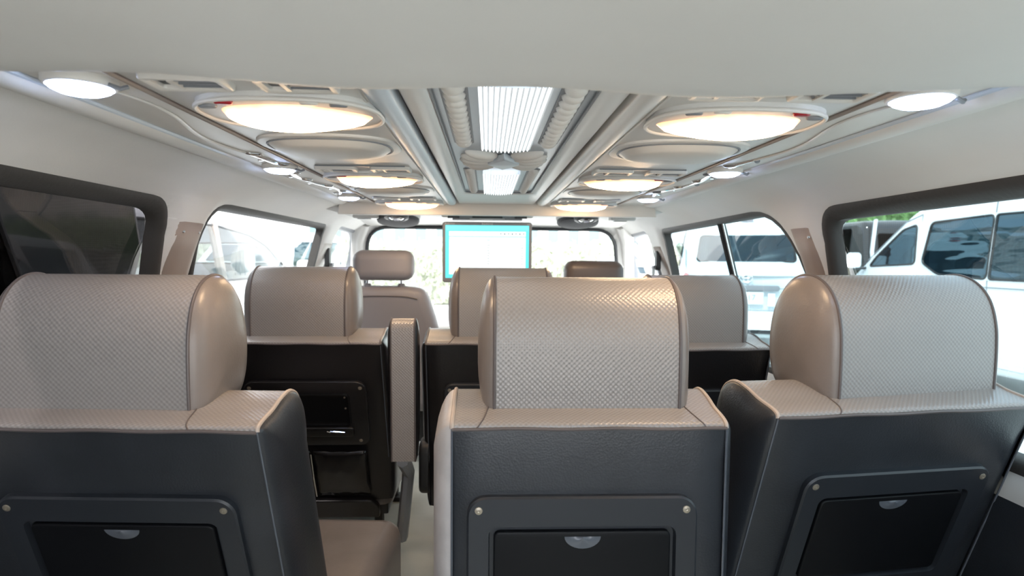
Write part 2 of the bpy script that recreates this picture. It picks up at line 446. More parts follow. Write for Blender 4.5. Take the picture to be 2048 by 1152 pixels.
# ================================================================== CEILING CONSOLES
D = -Z                       # parts hang down
def deck(loop, z, h, r, m, name, parent, k=3):
    """slab hanging from height z (bottom face), loop in x,y"""
    mb = MB(); L = [(a, -b) for a, b in loop]; L = ccw(L)
    mb.slab(L, (0, 0, rz(z)+h), X, -Y, D, h, r, k=k); return mb.build(name, m, parent)
def rectloop(x0, x1, y0, y1, r=.005, n=4): return rrect(x1-x0, y1-y0, r, n, (x0+x1)/2, (y0+y1)/2)

def leaf(a, b, skew, n=40):
    """lens outline: round at the outer end, pointed at the inner end (towards +x)"""
    out = []
    for k in range(n):
        t = 2*pi*k/n; c, s_ = cos(t), sin(t)
        x = a*c; w = b*math.copysign(abs(s_)**.8, s_)
        if c > 0: w *= (1-.55*c**1.6)
        else: w *= 1.0
        out.append((x, w + skew*c*abs(c)))
    return out

def lamp(x, y, sgn, label, size=1.0):
    """oval reading lamp fixture; sgn=+1: pointed end towards +x"""
    t = thing('ceiling_lamp', label, 'lamp', (x, y, rz(.213)), 0, 'oval lamps set in the ceiling consoles')
    out = [(sgn*a, b) for a, b in ell2(.128, .096, 40, 2.6)]
    mb = MB(); L = ccw([(a, -b) for a, b in out]); mb.slab(L, (0, .0, .004), X, -Y, D, .012, .006); mb.build('bezel', M['plastic'], t)
    rim = MB(); rim.tube([Vector((a, b, -.008)) for a, b in out], .0032, 8, True); rim.build('rim', M['cream'], t)
    lp = [(sgn*(a+.010), b) for a, b in leaf(.104, .066, .008)]
    mb = MB(); rows = []; uv = []
    for i in range(9):
        s = 1-i/8; s = s**.8; dz = -.008-.022*sqrt(max(0, 1-s*s))
        cx = -sgn*.01*(1-s)
        rows.append([Vector((a*s+cx, b*s, dz)) for a, b in lp]); uv.append([(s, .5)]*len(lp))
    mb.grid(rows, cv=True, uv=uv); mb.build('lens', M['lens'], t)
    # buttons in the corners of the bezel
    for i, (bx, by, m) in enumerate(((-.068, -.078, M['red']), (-.098, -.056, M['grey']), (.045, -.080, M['cream']), (.082, -.070, M['grey']))):
        b = MB(); L = ell2(.0125, .008, 16); b.slab(ccw([(a, -c) for a, c in L]), (sgn*bx, by, -.006), X, -Y, D, .0065, .003); b.build('button', m, t)
    return t

def console(side):
    sn = 'left' if side < 0 else 'right'
    lab = {-1: 'pale grey moulded ceiling console above the %s seats, with vents and speaker covers' % 'left-hand', 1: 'pale grey moulded ceiling console above the right-hand seats, with vents and speaker covers'}[side]
    t = thing('ceiling_console', lab, 'ceiling console', (0, 0, 0))
    def xs(a, b): return (X0+side*a, X0+side*b) if side > 0 else (X0-b, X0-a)
    x0, x1 = xs(.195, .48); deck(rectloop(x0, x1, .66, 2.58, .02), .215, .03, .006, M['plastic'], 'deck_panel', t)
    # outer strip, one step lower, and padded roll at its outside
    x0, x1 = xs(.483, .60); deck(rectloop(x0, x1, .66, 2.58, .006), .218, .03, .004, M['cream'], 'side_strip', t)
    mb = MB(); mb.tube([Vector((X0+side*(.622+.004*sin(y*2)), y, rz(.222))) for y in frange(.6, 2.6, .1)], .030, 14, flat=.62); mb.build('padded_roll', M['liner'], t)
    mb = MB(); mb.tube([Vector((X0+side*.600, y, rz(.2165))) for y in frange(.6, 2.6, .1)], .0045, 8); mb.build('edge_bead', M['bluegrey'], t)
    mb = MB(); mb.tube([Vector((X0+side*.481, y, rz(.2135))) for y in frange(.6, 2.58, .1)], .0035, 8); mb.build('edge_trim', M['tan'], t)
    # rounded long rail next to the centre section
    rows = []
    ys = [.62]+frange(.62, 2.53, .1)+[2.53, 2.55, 2.563, 2.57, 2.572]
    for i, y in enumerate(ys):
        k = max(0, (y-2.53)/.042); s = sqrt(max(.02, 1-k*k))
        rows.append([Vector((X0+side*.1815+.0195*s*cos(a), y, rz(.222)-.015*s*max(0, sin(a))**.8 + .01*(1 if sin(a) < .01 else 0))) for a in [pi*q/12 for q in range(13)]])
    mb = MB().grid(rows); mb.add(rows[-1], [tuple(range(13))]); mb.build('rail', M['bluegrey'] if side < 0 else M['plastic'], t)
    # thin groove line at the console's inner edge
    mb = MB(); mb.tube([Vector((X0+side*.204, y, rz(.2135))) for y in frange(.66, 2.5, .1)], .002, 6); mb.build('inner_bead', M['cream'], t)
    # repeating modules
    for mi_, yl in enumerate((.935, 1.69, 2.45)):
        xc = X0+side*.338
        if mi_ < 2:
            yd = yl+.30+.02*mi_
            sp_ = MB(); L = ccw([(a, -b) for a, b in ell2(.132, .115, 40, 2.7)]); sp_.slab(L, (xc, yd, rz(.218)), X, -Y, D, .008, .004)
            so = sp_.build('speaker_surround', M['plastic'], t)
            d = MB(); rows = []
            for i in range(10):
                s = 1-i/9; zz = .209-.016*sqrt(max(0, 1-s**3.2))
                rows.append([Vector((xc+a*s, yd+b*s, rz(zz))) for a, b in ell2(.112, .094, 40, 2.5)])
            d.grid(rows, cv=True); d.build('speaker_cover', M['cream'], so)
            mb = MB(); mb.tube([Vector((xc+a, yd+b, rz(.2095))) for a, b in ell2(.115, .097, 40, 2.5)], .002, 6, True); mb.build('groove', M['grey'], so)
        # vents before the lamp
        for vx in (-.066, .066):
            yv = yl-.142; f = MB(); w, h = .098, .062
            O = (xc+vx, yv, rz(.217))
            outer = rrect(w, h, .008, 3); inner = rrect(w-.022, h-.022, .004, 3)
            rows = []
            for LL, zz in ((outer, 0), (offset(outer, .001), .008), (offset(outer, .003), .010), (offset(inner, -.003), .010), (inner, .008), (offset(inner, .001), -.006)):
                rows.append([Vector(O)+Vector((a, b, -zz)) for a, b in LL])
            f.grid(rows, cv=True); fo = f.build('air_vent', M['cream'], t)
            bk = MB(); bk.slab(ccw([(a, -b) for a, b in inner]), Vector(O)-Vector((0, 0, .0022)), X, -Y, D, .001); bk.build('vent_recess', M['dark'], fo)
            for q in range(3):
                sl = MB(); yy = yv-.013+q*.013
                sl.box((O[0]+.009, yy, O[2]-.0055), (w-.04, .0022, .005)); sl.build('slat', M['grey'], fo)
            kn = MB(); kn.box((O[0]-.014, yv, O[2]-.006), (.006, h-.024, .008), .001); kn.build('vent_bar', M['cream'], fo)
        # raised step line in front of each vent row
        mb = MB(); mb.tube([Vector((xc+a, yl-.185, rz(.215))) for a in frange(-.135, .135, .03)], .003, 6); mb.build('panel_seam', M['grey'], t)
    # carved wavy ornament along the side strip
    wv = []
    for i in range(60):
        y = .86+i/59*1.45; env = .030+.012*sin(y*3)
        wv.append(Vector((X0+side*(.545+env*sin(y*11.5)*.75), y, rz(.2165))))
    mb = MB(); mb.tube(wv[:24], lambda s: .0025+.002*sin(pi*s), 8, flat=.8); mb.build('carved_wave', M['cream'], t)
    mb = MB(); mb.tube(wv[20:], lambda s: .003+.004*abs(sin(s*13)), 8, flat=.7); mb.build('chrome_wave', M['chrome'], t)
    for i in range(12):
        p = wv[20+i*3]; q = wv[21+i*3]; a = math.atan2((q-p).y, (q-p).x)
        lf = MB(); R = Matrix.Rotation(a+(.7 if i % 2 else -.7), 3, 'Z'); lf.ell(p+R@Vector((.016, 0, 0)), (.019, .0065, .005), 10, 6, R=R); lf.build('chrome_leaf', M['chrome'] if (side < 0 or i % 3) else M['grey'], t)
    return t
console(-1); console(1)
POS = {0: 'nearest', 1: 'middle', 2: 'farthest'}
for side in (-1, 1):
    for i, yl in enumerate((.935, 1.69, 2.45)):
        lab = 'glowing warm oval lamp in the %s ceiling console, the %s of its three' % ('left' if side < 0 else 'right', POS[i])
        lamp(X0+side*(.338 if i else (.320 if side < 0 else .335)), yl+(.012 if side > 0 and not i else 0), -side, lab)

# round spot lamps in the outer strips
def spot(x, y, label):
    t = thing('spot_lamp', label, 'lamp', (x, y, rz(.213)), 0, 'round white spot lamps along the ceiling edges')
    mb = MB(); mb.lathe([(.0415, .006), (.0415, -.002), (.040, -.005), (.037, -.006), (.034, -.003)], (0, 0, 0), X, Y, Z, 28, cap=False); mb.build('ring', M['cream'], t)
    mb = MB(); mb.lathe([(.036, -.004), (.033, -.009), (.024, -.013), (.01, -.0145), (.001, -.015)], (0, 0, 0), X, Y, Z, 24); mb.build('led_lens', M['led'], t)
    hk = MB(); hk.tube([(.040, -.01, -.004), (.052, -.006, -.008), (.058, 0, -.004)], .003, 6); hk.build('clip', M['grey'], t)
    return t
for side in (-1, 1):
    for i, (hx, y) in enumerate(((.543 if side < 0 else .525, .81 if side < 0 else .80), (.540, 1.55 if side < 0 else 1.51), (.530, 2.26 if side < 0 else 2.2))):
        spot(X0+side*hx, y, 'round white spot lamp on the %s ceiling edge, the %s of three' % ('left' if side < 0 else 'right', POS[i]))

# ------------------------------------------------------------------ centre light panel
t = thing('ceiling_light_panel', 'long recessed ceiling panel with two ribbed white lights and carved louvres', 'ceiling light', (0, 0, 0))
CX = X0
mb = MB()
outer = rectloop(CX-.155, CX+.155, .62, 2.58, .01, 4); innr = rectloop(CX-.116, CX+.116, .80, 2.17, .03, 4)
rows = [[Vector((a, b, rz(.236))) for a, b in outer], [Vector((a, b, rz(.221))) for a, b in offset(outer, .001)], [Vector((a, b, rz(.218))) for a, b in offset(outer, .006)],
        [Vector((a, b, rz(.218))) for a, b in offset(innr, -.014)], [Vector((a, b, rz(.219))) for a, b in offset(innr, -.006)], [Vector((a, b, rz(.224))) for a, b in innr], [Vector((a, b, rz(.236))) for a, b in innr]]
mb.grid(rows, cv=True); mb.build('frame', M['plastic'], t)
deck(innr, .2285, .01, 0, M['bluegrey'], 'base_panel', t)
mb = MB(); mb.tube([Vector((a, b, rz(.2235))) for a, b in offset(innr, .002)], .0022, 6, True); mb.build('inner_groove', M['grey'], t)
def ribbed(y0, y1):
    mb = MB(); n = 13; w = .098
    rows = []; 
    for i in range(n):
        xa = CX-w/2+w*i/n; xb = xa+w/n*.62; xc = xa+w/n
        h = .214-.004*sin(pi*(i+.5)/n)
        mb.add([(xa, y0, rz(h+.004)), (xa, y1, rz(h+.004)), ((xa+xb)/2, y1, rz(h)), ((xa+xb)/2, y0, rz(h)), (xb, y1, rz(h+.004)), (xb, y0, rz(h+.004))], [(0, 1, 2, 3), (3, 2, 4, 5)], 0)
        mb.add([(xb, y0, rz(h+.004)), (xb, y1, rz(h+.004)), (xc, y1, rz(h+.004)), (xc, y0, rz(h+.004))], [(0, 1, 2, 3)], 1)
    mb.add([(CX-w/2, y1, rz(.218)), (CX+w/2, y1, rz(.218)), (CX+w/2, y1, rz(.23)), (CX-w/2, y1, rz(.23))], [(0, 1, 2, 3)], 1)
    for x in (CX-w/2, CX+w/2): mb.add([(x, y0, rz(.218)), (x, y1, rz(.218)), (x, y1, rz(.23)), (x, y0, rz(.23))], [(0, 1, 2, 3)], 1)
    mb.build('ribbed_lens', [M['tube_hi'], M['tube_lo']], t, smooth=False)
ribbed(.80, 1.275); ribbed(1.64, 2.14)
for s_ in (-1, 1):
    for y0, y1, n, w in ((.83, 1.26, 12, .033), (1.62, 2.13, 16, .027)):
        xc = CX+s_*.083
        mb = MB(); mb.slab(ccw([(a, -b) for a, b in rrect(w+.006, y1-y0+.012, .014, 5)]), (xc, (y0+y1)/2, rz(.2285)), X, -Y, D, .002, .001); lo = mb.build('louvre_column', M['grey'], t)
        for i in range(n):
            yy = y0+(i+.5)*(y1-y0)/n; l = MB()
            l.ell((xc, yy, rz(.2265)), (w/2, (y1-y0)/n*.49, .012), 14, 8, R=Matrix.Rotation(radians(8), 3, 'X')); l.build('louvre', M['cream'], lo)
# fan shaped carving between the two lights
for s_ in (-1, 1):
    for i in range(5):
        a = radians(-34+17*i); R = Matrix.Rotation(a if s_ > 0 else pi-a, 3, 'Z'); l = MB()
        c = Vector((CX+s_*.008, 1.455, rz(.2255)))+R@Vector((.050, 0, 0)); l.ell(c+Vector((0, (i-2)*.026, 0)), (.043, .0135, .014), 16, 8, R=R@Matrix.Rotation(.1, 3, 'X')); l.build('fan_leaf', M['cream'], t)
l = MB(); l.slab(ccw([(a, -b) for a, b in roundpoly([(.040, 0), (.012, .06), (0, .085), (-.012, .06), (-.040, 0), (-.012, -.06), (0, -.085), (.012, -.06)], .008, 3)]), (CX, 1.455, rz(.226)), X, -Y, D, .014, .006)
l.build('carved_centre', M['bluegrey'], t)

# ------------------------------------------------------------------ bulkhead over the cab
mb = MB(); Lb = ccw([(-.640, .250), (.655, .250), (.668, .172), (-.650, .172)])
mb.slab(Lb, (X0, 2.625, rz(0)), X, Z, -Y, .03, .004); struct(mb.build('trim_1', M['cream']))
# cab roof and windscreen surround
rows = []
for y, z in [(2.62, .205), (3.0, .205), (3.3, .205), (3.5, .198), (3.62, .185), (3.68, .172), (3.69, .165)]:
    rows.append([Vector((X0+x*.72, y, rz(z-.012*abs(x)**4))) for x in [-1+2*i/16 for i in range(17)]])
struct(MB().grid(rows).build('trim_2', M['liner'], solid=.01))
def wsmap(a, b):            # windscreen plane: b = height relative to the eye; leans and curves
    return Vector((X0+a, 3.70+(.17-b)*.62+.0*(a*a)-.16*a*a, rz(b)))
wso = ccw([(-.90, -.42), (.90, -.42), (.80, .215), (-.80, .215)]); wsh = ccw(roundpoly([(-.80, -.36), (.80, -.36), (.70, .166), (-.72, .170)], [.03, .03, .12, .12], 8))
struct(patch(wso, [wsh], wsmap, frange(-.9, .9, .08), frange(-.42, .2, .08)).build('wall_front', M['liner'], solid=.02))
g = struct(patch(offset(wsh, -.005), [], lambda a, b: wsmap(a, b)+Vector((0, .01, 0)), frange(-.9, .9, .08), []).build('window_8', M['g_clear']))
mb = MB(); mb.tube([wsmap(a, b)-Vector((0, .004, 0)) for a, b in wsh], .011, 8, True); mb.build('window_frame', M['dark'], g)
# A pillar trims
for s_ in (-1, 1):
    mb = MB(); mb.tube([Vector((X0+s_*.735, 3.60, rz(.185))), Vector((X0+s_*.775, 3.66, rz(.10))), Vector((X0+s_*.80, 3.76, rz(-.04))), Vector((X0+s_*.82, 3.9, rz(-.36)))], .030, 10); struct(mb.build('trim_%d' % (3 if s_ < 0 else 4), M['liner']))
# darker lower side lining under the windows
for n_, s_ in ((9, -1), (10, 1)):
    rows = [[wallmap(s_, o)(y, t_of(z)) for y in [-.4]+frange(-.4, 3.1, .25)+[3.1]] for z, o in ((-.425, 0), (-.428, -.012), (-.45, -.02), (-.7, -.024), (-.98, -.024))]
    struct(MB().grid(rows).build('trim_%d' % n_, M['back'], solid=.003))
# B pillar tan trims: lower pillar lining between windows
def pillar(n, side, e0, e1, zt, m):
    """lining between two windows; e0, e1 give its edges as (y at z=.14, y at z=-.38)"""
    rows = []
    for i in range(14):
        z = zt-(zt+.9)*i/13; zz, h = sec_at(t_of(max(z, -.98))); q = (.14-max(z, -.38))/.52
        a = e0[0]+(e0[1]-e0[0])*q; b = e1[0]+(e1[1]-e1[0])*q
        rows.append([Vector((X0+side*(h-.019+.026*abs(2*k/10-1)**5), a+(b-a)*k/10, rz(z))) for k in range(11)])
    o = MB().grid(rows).build('trim_%d' % n, m, solid=.004); struct(o); return o
p1 = pillar(5, -1, (1.582, 1.690), (1.752, 1.828), .085, M['tan']); p2 = pillar(6, 1, (1.595, 1.68), (1.732, 1.725), .085, M['tan'])
pillar(7, 1, (3.03, 3.075), (3.22, 3.24), .06, M['tan']); pillar(8, -1, (3.02, 3.04), (3.20, 3.20), .06, M['cream'])
for o, side, ys in ((p1, -1, (1.635, 1.72)), (p2, 1, (1.625,))):
    for y in ys:
        p = wpt(side, y, .060, -.0205); mb = MB(); mb.lathe([(.0045, 0), (.004, .003), (.001, .0045)], p, Y, Z, Vector((-side, 0, 0)), 10); mb.build('screw', M['chrome'], o)
# seat belt anchors on the B pillars
for s_, y in ((-1, 3.12), (1, 3.13)):
    t = thing('belt_anchor', 'dark seat belt anchor on the %s pillar behind the cab' % ('left' if s_ < 0 else 'right'), 'seat belt', wpt(s_, y, -.01, -.03), 0)
    mb = MB(); mb.slab(ccw(rrect(.045, .10, .018, 5)), (0, 0, 0), Y, Z, (-s_, 0, 0), .022, .006); mb.build('anchor_cover', M['dark'], t)
    mb = MB(); mb.tube([(-s_*.03, -.02, -.03), (-s_*.035, 0, -.035), (-s_*.03, .02, -.03)], .007, 8); mb.build('belt_loop', M['grey'], t)
    mb = MB(); mb.slab(ccw([(-.022, 0), (.022, 0), (.026, -.55), (-.018, -.55)]), (-s_*.030, 0, -.03), Y, Z, (-s_, 0, 0), .002); mb.build('belt_webbing', M['dark'], t)

# ------------------------------------------------------------------ seats
def strip(profile, x0, x1, nx, closed=False, crown=0):
    """textured skin swept across x over a (y,z) path, UV in metres"""
    mb = MB(); s = 0; ss = [0]
    for i in range(1, len(profile)): s += math.hypot(profile[i][0]-profile[i-1][0], profile[i][1]-profile[i-1][1]); ss.append(s)
    rows = []; uv = []
    for j in range(nx+1):
        k = j/nx; x = x0+(x1-x0)*k
        rows.append([Vector((x, p[0], p[1])) for p in profile]); uv.append([(x, q) for q in ss])
    mb.grid(rows, uv=uv); return mb
def endcap(profile, x, sgn, bulge, soft=1.0):
    mb = MB(); cy = sum(p[0] for p in profile)/len(profile); cz = sum(p[1] for p in profile)/len(profile); rows = []
    for s in (1, .985, .95, .88, .76, .6, .4, .2, .02):
        rows.append([Vector((x+sgn*bulge*(max(0, 1-s**2.4))**.5, cy+(p[0]-cy)*s, cz+(p[1]-cz)*s)) for p in profile])
    mb.grid(rows, cv=True); mb.add(rows[-1], [tuple(range(len(profile)))]); return mb
def prof2(pts, n=6): return [(p.x, p.y) for p in catmull([(a, b, 0) for a, b in pts], n)]

HR = prof2([(.012, -.004), (.0, .004), (-.003, .03), (-.004, .09), (-.001, .135), (.012, .178), (.038, .208), (.075, .222), (.115, .216), (.150, .188), (.172, .145), (.180, .09), (.172, .035), (.145, .002), (.09, -.008), (.04, -.008), (.012, -.004)])[:-1]

def seat(label, xc, yd, rot, zt, hr_x, hr_w, hr_z, xl, xr, lean, group, back='back', tray='closed', hr_y=.05, plate=None, cush=(-.24, .24), hscale=1.0, hr_lab=None, bulge=.034, wear=False, hr_rot=0, pale_side=False):
    """origin: on the floor under the crease between back and top, at headrest centre"""
    t = thing('passenger_seat', label, 'seat', (xc, yd, 0), rot, group)
    tl = math.tan(lean); zt_ = rz(zt); zb = .18
    # headrest
    hz = rz(hr_z); P = [(p[0]*1.0+hr_y, p[1]*hscale+hz) for p in HR]
    a, b = hr_x-hr_w/2, hr_x+hr_w/2
    hr = strip(P+[P[0]], a, b, 30).build('headrest', M['cover'], t, ang=70)
    for x, s_ in ((a, -1), (b, 1)):
        endcap(P, x, s_, bulge).build('side_panel', M['smooth'], hr, ang=70)
        MB().tube([Vector((x, p[0], p[1])) for p in P], .0028, 8, True).build('piping', M['pipe'], hr)
    MB().tube([Vector((x, P[2][0]-.001, P[2][1]-.006)) for x in frange(a-.02, b+.02, .02)], .0022, 6).build('piping', M['pipe'], hr)
    if hr_rot:
        c = Vector((hr_x, hr_y+.09, 0)); hr.matrix_local = Matrix.Translation(c) @ Matrix.Rotation(hr_rot, 4, 'Z') @ Matrix.Translation(-c)
    # backrest: light arched top and front, dark back
    x0, x1 = xl, xr
    top = prof2([(0, zt_), (.003, zt_+.007), (.020, zt_+.0125), (.055, zt_+.019), (.092, zt_+.030), (.130, zt_+.034), (.163, zt_+.020), (.182, zt_-.012), (.188, zt_-.06)])
    fr = [(.188+(zt_-.06-z)*tl, z) for z in [zt_-.06-(zt_-.06-zb)*k/6 for k in range(1, 7)]]
    bk = [((zt_-z)*tl, z) for z in [zb+(zt_-zb)*k/10 for k in range(0, 11)]]
    mid = len([1 for _ in range(1)])
    st = strip(top+fr, x0, x1, 30); tp = st.build('top_cover', M['cover'], t, ang=70)
    # gently padded back
    rows = []; nx = 28
    bk2 = [(-.0+(0), zt_)]+[]
    for j in range(nx+1):
        k = j/nx; x = x0+(x1-x0)*k; e = min(k, 1-k)*(x1-x0)
        rowp = []
        for (yy, z) in bk:
            edge = min(1, e/.045); puff = -.012*(1-(1-edge)**2) + .012
            low = min(1, (zt_-z)/.02)
            zz = z + (.0 if z < zt_-.001 else -.0015*math.sin(k*pi*3))
            rowp.append(Vector((x, yy+puff*.8*low-.004*low, zz)))
        rows.append(rowp)
    bo = MB().grid(rows).build('backrest', M[back], t, ang=70)
    loop = bk + top[1:] + fr[:-0 or None]
    for x, s_ in ((x0, -1), (x1, 1)):
        endcap(loop, x, s_, .034 if (pale_side and s_ < 0) else .022).build('side_bolster', M['smooth_light'] if (pale_side and s_ < 0) else M[back], bo, ang=70)
        MB().tube([Vector((x, p[0], p[1])) for p in top], .0035, 8).build('piping', M['pipe_l'] if wear else M['smooth'], tp)
        MB().tube([Vector((x, p[0]-.001, p[1])) for p in bk[3:]], .0018, 6).build('seam', M['bracket'], bo)
    cr = [Vector((x, -.003, zt_+.0008*sin(x*40))) for x in [x0]+frange(x0, x1, .02)+[x1]]
    MB().tube(cr, .0026, 6).build('piping', M['pipe'], tp)
    for x in (a-.028, b+.028):
        if x0+.01 < x < x1-.01: MB().tube([Vector((x+.006*i/6*(1 if x < hr_x else -1), p[0], p[1]+.0004)) for i, p in enumerate(top[:26])], .0012, 5).build('seam', M['pipe'], tp)
    # tray plate on the back
    dn = Vector((0, tl, -1)).normalized(); nn = Vector((0, -1, -tl)).normalized()
    px, pw, ptop, ph = plate
    O = Vector((px, -.004, zt_))+dn*(ptop+ph/2)
    pl = MB(); L = rrect(pw, ph, .032, 6)
    if tray == 'closed':
        tw, th, tt = pw-.066, ph-.085, .048
        tcy = -(ph/2-tt-th/2)
        hole = rrect(tw, th, .014, 4, 0, tcy)
        L = [(q[0], q[1]-(.006*cos(q[0]/pw*pi) if q[1] < -ph*.4 else 0)*-1) for q in L]
        outer = ccw(L); rows = []
        Bv = dn
        def P3(a_, b_, h): return O+X*a_+Bv*b_+nn*h
        rr = [[P3(a_, b_, 0) for a_, b_ in outer], [P3(a_, b_, .009) for a_, b_ in outer], [P3(a_, b_, .012) for a_, b_ in offset(outer, .003)]]
        pl.grid(rr, cv=True)
        tri = tessellate_polygon([[Vector((a_, b_, 0)) for a_, b_ in offset(outer, .003)], [Vector((a_, b_, 0)) for a_, b_ in hole]])
        pts = [P3(a_, b_, .012) for a_, b_ in offset(outer, .003)+hole]; pl.add(pts, tri)
        pl.grid([[P3(a_, b_, .012) for a_, b_ in hole], [P3(a_, b_, .002) for a_, b_ in offset(ccw(hole), .002)]], cv=True)
        pl.add([P3(a_, b_, .002) for a_, b_ in offset(ccw(hole), .002)], tessellate_polygon([[Vector((a_, b_, 0)) for a_, b_ in offset(ccw(hole), .002)]]))
        po = pl.build('tray_plate', M['plate'], t)
        lid = MB(); lid.slab(ccw(rrect(tw-.016, th-.016, .010, 4)), P3(0, tcy, .002), X, -dn, nn, .0085, .003); lid.build('tray_lid', M['tray'], po)
        # thumb recess: a shallow scoop below the lid's top edge
        sc_ = MB(); n = 14; rows = []
        for i in range(5):
            s = 1-i/4
            rows.append([P3(.028*s*cos(pi*q/n), tcy-th/2+.016+.019*s*sin(pi*q/n), .0112+.004*(1-s)*sin(pi*q/n)) for q in range(n+1)])
        sc_.grid(rows); sc_.build('tray_latch', M['bracket'], po)
    else:
        def P3(a_, b_, h): return O+X*a_+dn*b_+nn*h
        pl.slab(ccw(L), O, X, -dn, nn, .012, .004); po = pl.build('tray_plate', M['back2'], t)
        w2, h2 = pw*.70, ph*.47
        rc = MB(); LL = ccw(rrect(w2, h2, .014, 4, 0, 0)); OO = P3(-.02+.018, -ph/2+.045+h2/2, .012)
        rr = [[OO+X*a_-dn*b_+nn*.001 for a_, b_ in offset(LL, -.006)], [OO+X*a_-dn*b_+nn*.004 for a_, b_ in LL], [OO+X*a_-dn*b_-nn*(-.0005) for a_, b_ in offset(LL, .006)]]
        rc.grid(rr, cv=True); rc.add(rr[-1], tessellate_polygon([[Vector((a_, b_, 0)) for a_, b_ in offset(LL, .006)]])); rc.build('tray_cavity', M['tray'], po)
        td = MB(); td.slab(ccw(rrect(w2+.02, .035, .008, 3)), P3(-.002, -ph/2+.05+h2+.018, .012), X, -dn, nn, .012, .004); to = td.build('folded_tray', M['gloss'], po)
        for q in (-.06, .075):
            sq = MB(); sq.tube([P3(q+.006*k*(1 if k % 2 else -1)*.5+k*.008-.02, -ph/2+.05+h2+.012+.004*(k % 2), .025) for k in range(6)], .0016, 5); sq.build('tray_glint', M['chrome'], to)  # reflections on the tray shaped as thin chrome zigzags
        for q, s_ in ((-.02, 0), (.02, 0)):
            k_ = MB(); k_.lathe([(.003, 0), (.003, .002)], P3(w2/2-.012, -ph/2+.075+q, .013), X, dn, nn, 8); k_.build('screw', M['screw'], po)
    for sx in (-1, 1):
        s3 = O+X*(sx*(pw/2-.018))+dn*(-ph/2+.022)+nn*.0115
        k_ = MB(); k_.lathe([(.0062, 0), (.0058, .0018), (.002, .0026), (.0005, .0018)], s3, X, dn, nn, 12); k_.build('screw', M['screw'], po)
    if tray == 'open':
        s3 = O+X*(pw/2-.03)+dn*(ph/2-.02)+nn*.0115; k_ = MB(); k_.lathe([(.006, 0), (.005, .002), (.001, .0026)], s3, X, dn, nn, 12); k_.build('screw', M['screw'], po)
    # seat cushion and frame
    c0, c1 = cush; cy = tl*(zt_-.30)+.08
    cu = MB(); cu.box(((c0+c1)/2, cy+.25, .225), (c1-c0, .52, .15), .045); cu.build('cushion', M['smooth'], t, ang=60)
    fr_ = MB(); fr_.box(((x0+x1)/2, cy+.24, .132), (x1-x0-.04, .46, .04), .006); fr_.build('seat_frame', M['black'], t)
    for sx in (x0+.06, x1-.06):
        for sy in (cy+.06, cy+.42):
            lg = MB(); lg.tube([(sx, sy, .13), (sx, sy+.01, .07), (sx, sy+.01, 0.012)], .017, 8); lg.box((sx, sy+.01, .008), (.06, .07, .016), .004); lg.build('leg', M['black'], t)
    return t, dict(O=O, dn=dn, nn=nn, P=lambda a_, b_, h: Vector((a_, -.004, zt_))+dn*b_+nn*h, x0=x0, x1=x1)

G1 = 'nearest row of three seats'; G2 = 'second row of three seats'
seat('taupe headrest seat with charcoal back, left of the nearest three', -.622, .945, radians(-3), -.262, 0, .305, -.256, -.27, .282, radians(20), G1, hr_y=.055, plate=(.045, .375, .115, .30), cush=(-.25, .36), wear=True)
seat('taupe headrest seat with charcoal back and scuffed top, middle of the nearest three', .160, .945, 0, -.262, .003, .302, -.256, -.213, .212, radians(1), G1, hr_y=.055, plate=(-.012, .355, .100, .31), wear=True, bulge=.028, cush=(-.22, .20), pale_side=True)
seat('taupe headrest seat with charcoal back, right of the nearest three beside the window', .720, 1.005, radians(8), -.253, .045, .330, -.250, -.258, .236, radians(20), G1, hr_y=.055, plate=(.0, .365, .110, .28), cush=(-.22, .22), wear=True, hr_rot=radians(3), bulge=.030)

t2, fr2 = seat('seat with raised armrest and open black tray back, left of the second row', -.585, 1.87, 0, -.262, .008, .285, -.256, -.27, .266, radians(22), G2, back='back2', tray='open', hr_y=.05, plate=(.03, .37, .125, .24), cush=(-.25, .26))
seat('black backed seat behind the screen, middle of the second row', .038, 1.87, 0, -.262, .01, .275, -.256, -.222, .222, radians(16), G2, back='back2', hr_y=.05, plate=(0, .34, .125, .30), cush=(-.21, .21))
t3, fr3 = seat('black backed seat below the divided window, right of the second row', .665, 1.88, radians(4), -.280, .005, .285, -.275, -.22, .215, radians(16), G2, back='back2', hr_y=.05, plate=(0, .34, .13, .30), cush=(-.21, .20))
# pocket below the open tray, on the left second-row seat
Pf = fr2['P']
for a0, a1 in ((-.17, .02), (.024, .20)):
    mb = MB(); rows = []
    for i in range(13):
        b = .385+.185*i/12; rows.append([Pf(a0+(a1-a0)*k/12, b, .012+.016*sin(pi*k/12)**.5*sin(pi*min(1, .15+i/13))+.002*sin(k*1.7+i*1.1)) for k in range(13)])
    mb.grid(rows); mb.build('pocket_flap', M['gloss'], t2, solid=.003)
mb = MB(); mb.tube([Pf(.022, .395, .018), Pf(.024, .48, .026), Pf(.023, .57, .018)], .0022, 6); mb.build('pocket_seam', M['chrome'], t2)
mb = MB(); mb.slab(ccw(roundpoly([(-.20, 0), (.225, 0), (.225, .045), (.20, .075), (-.20, .075)], .012, 3)), Pf(0, .665, .0), X, -fr2['dn'], fr2['nn'], .02, .006); mb.build('pocket_base', M['back2'], t2)
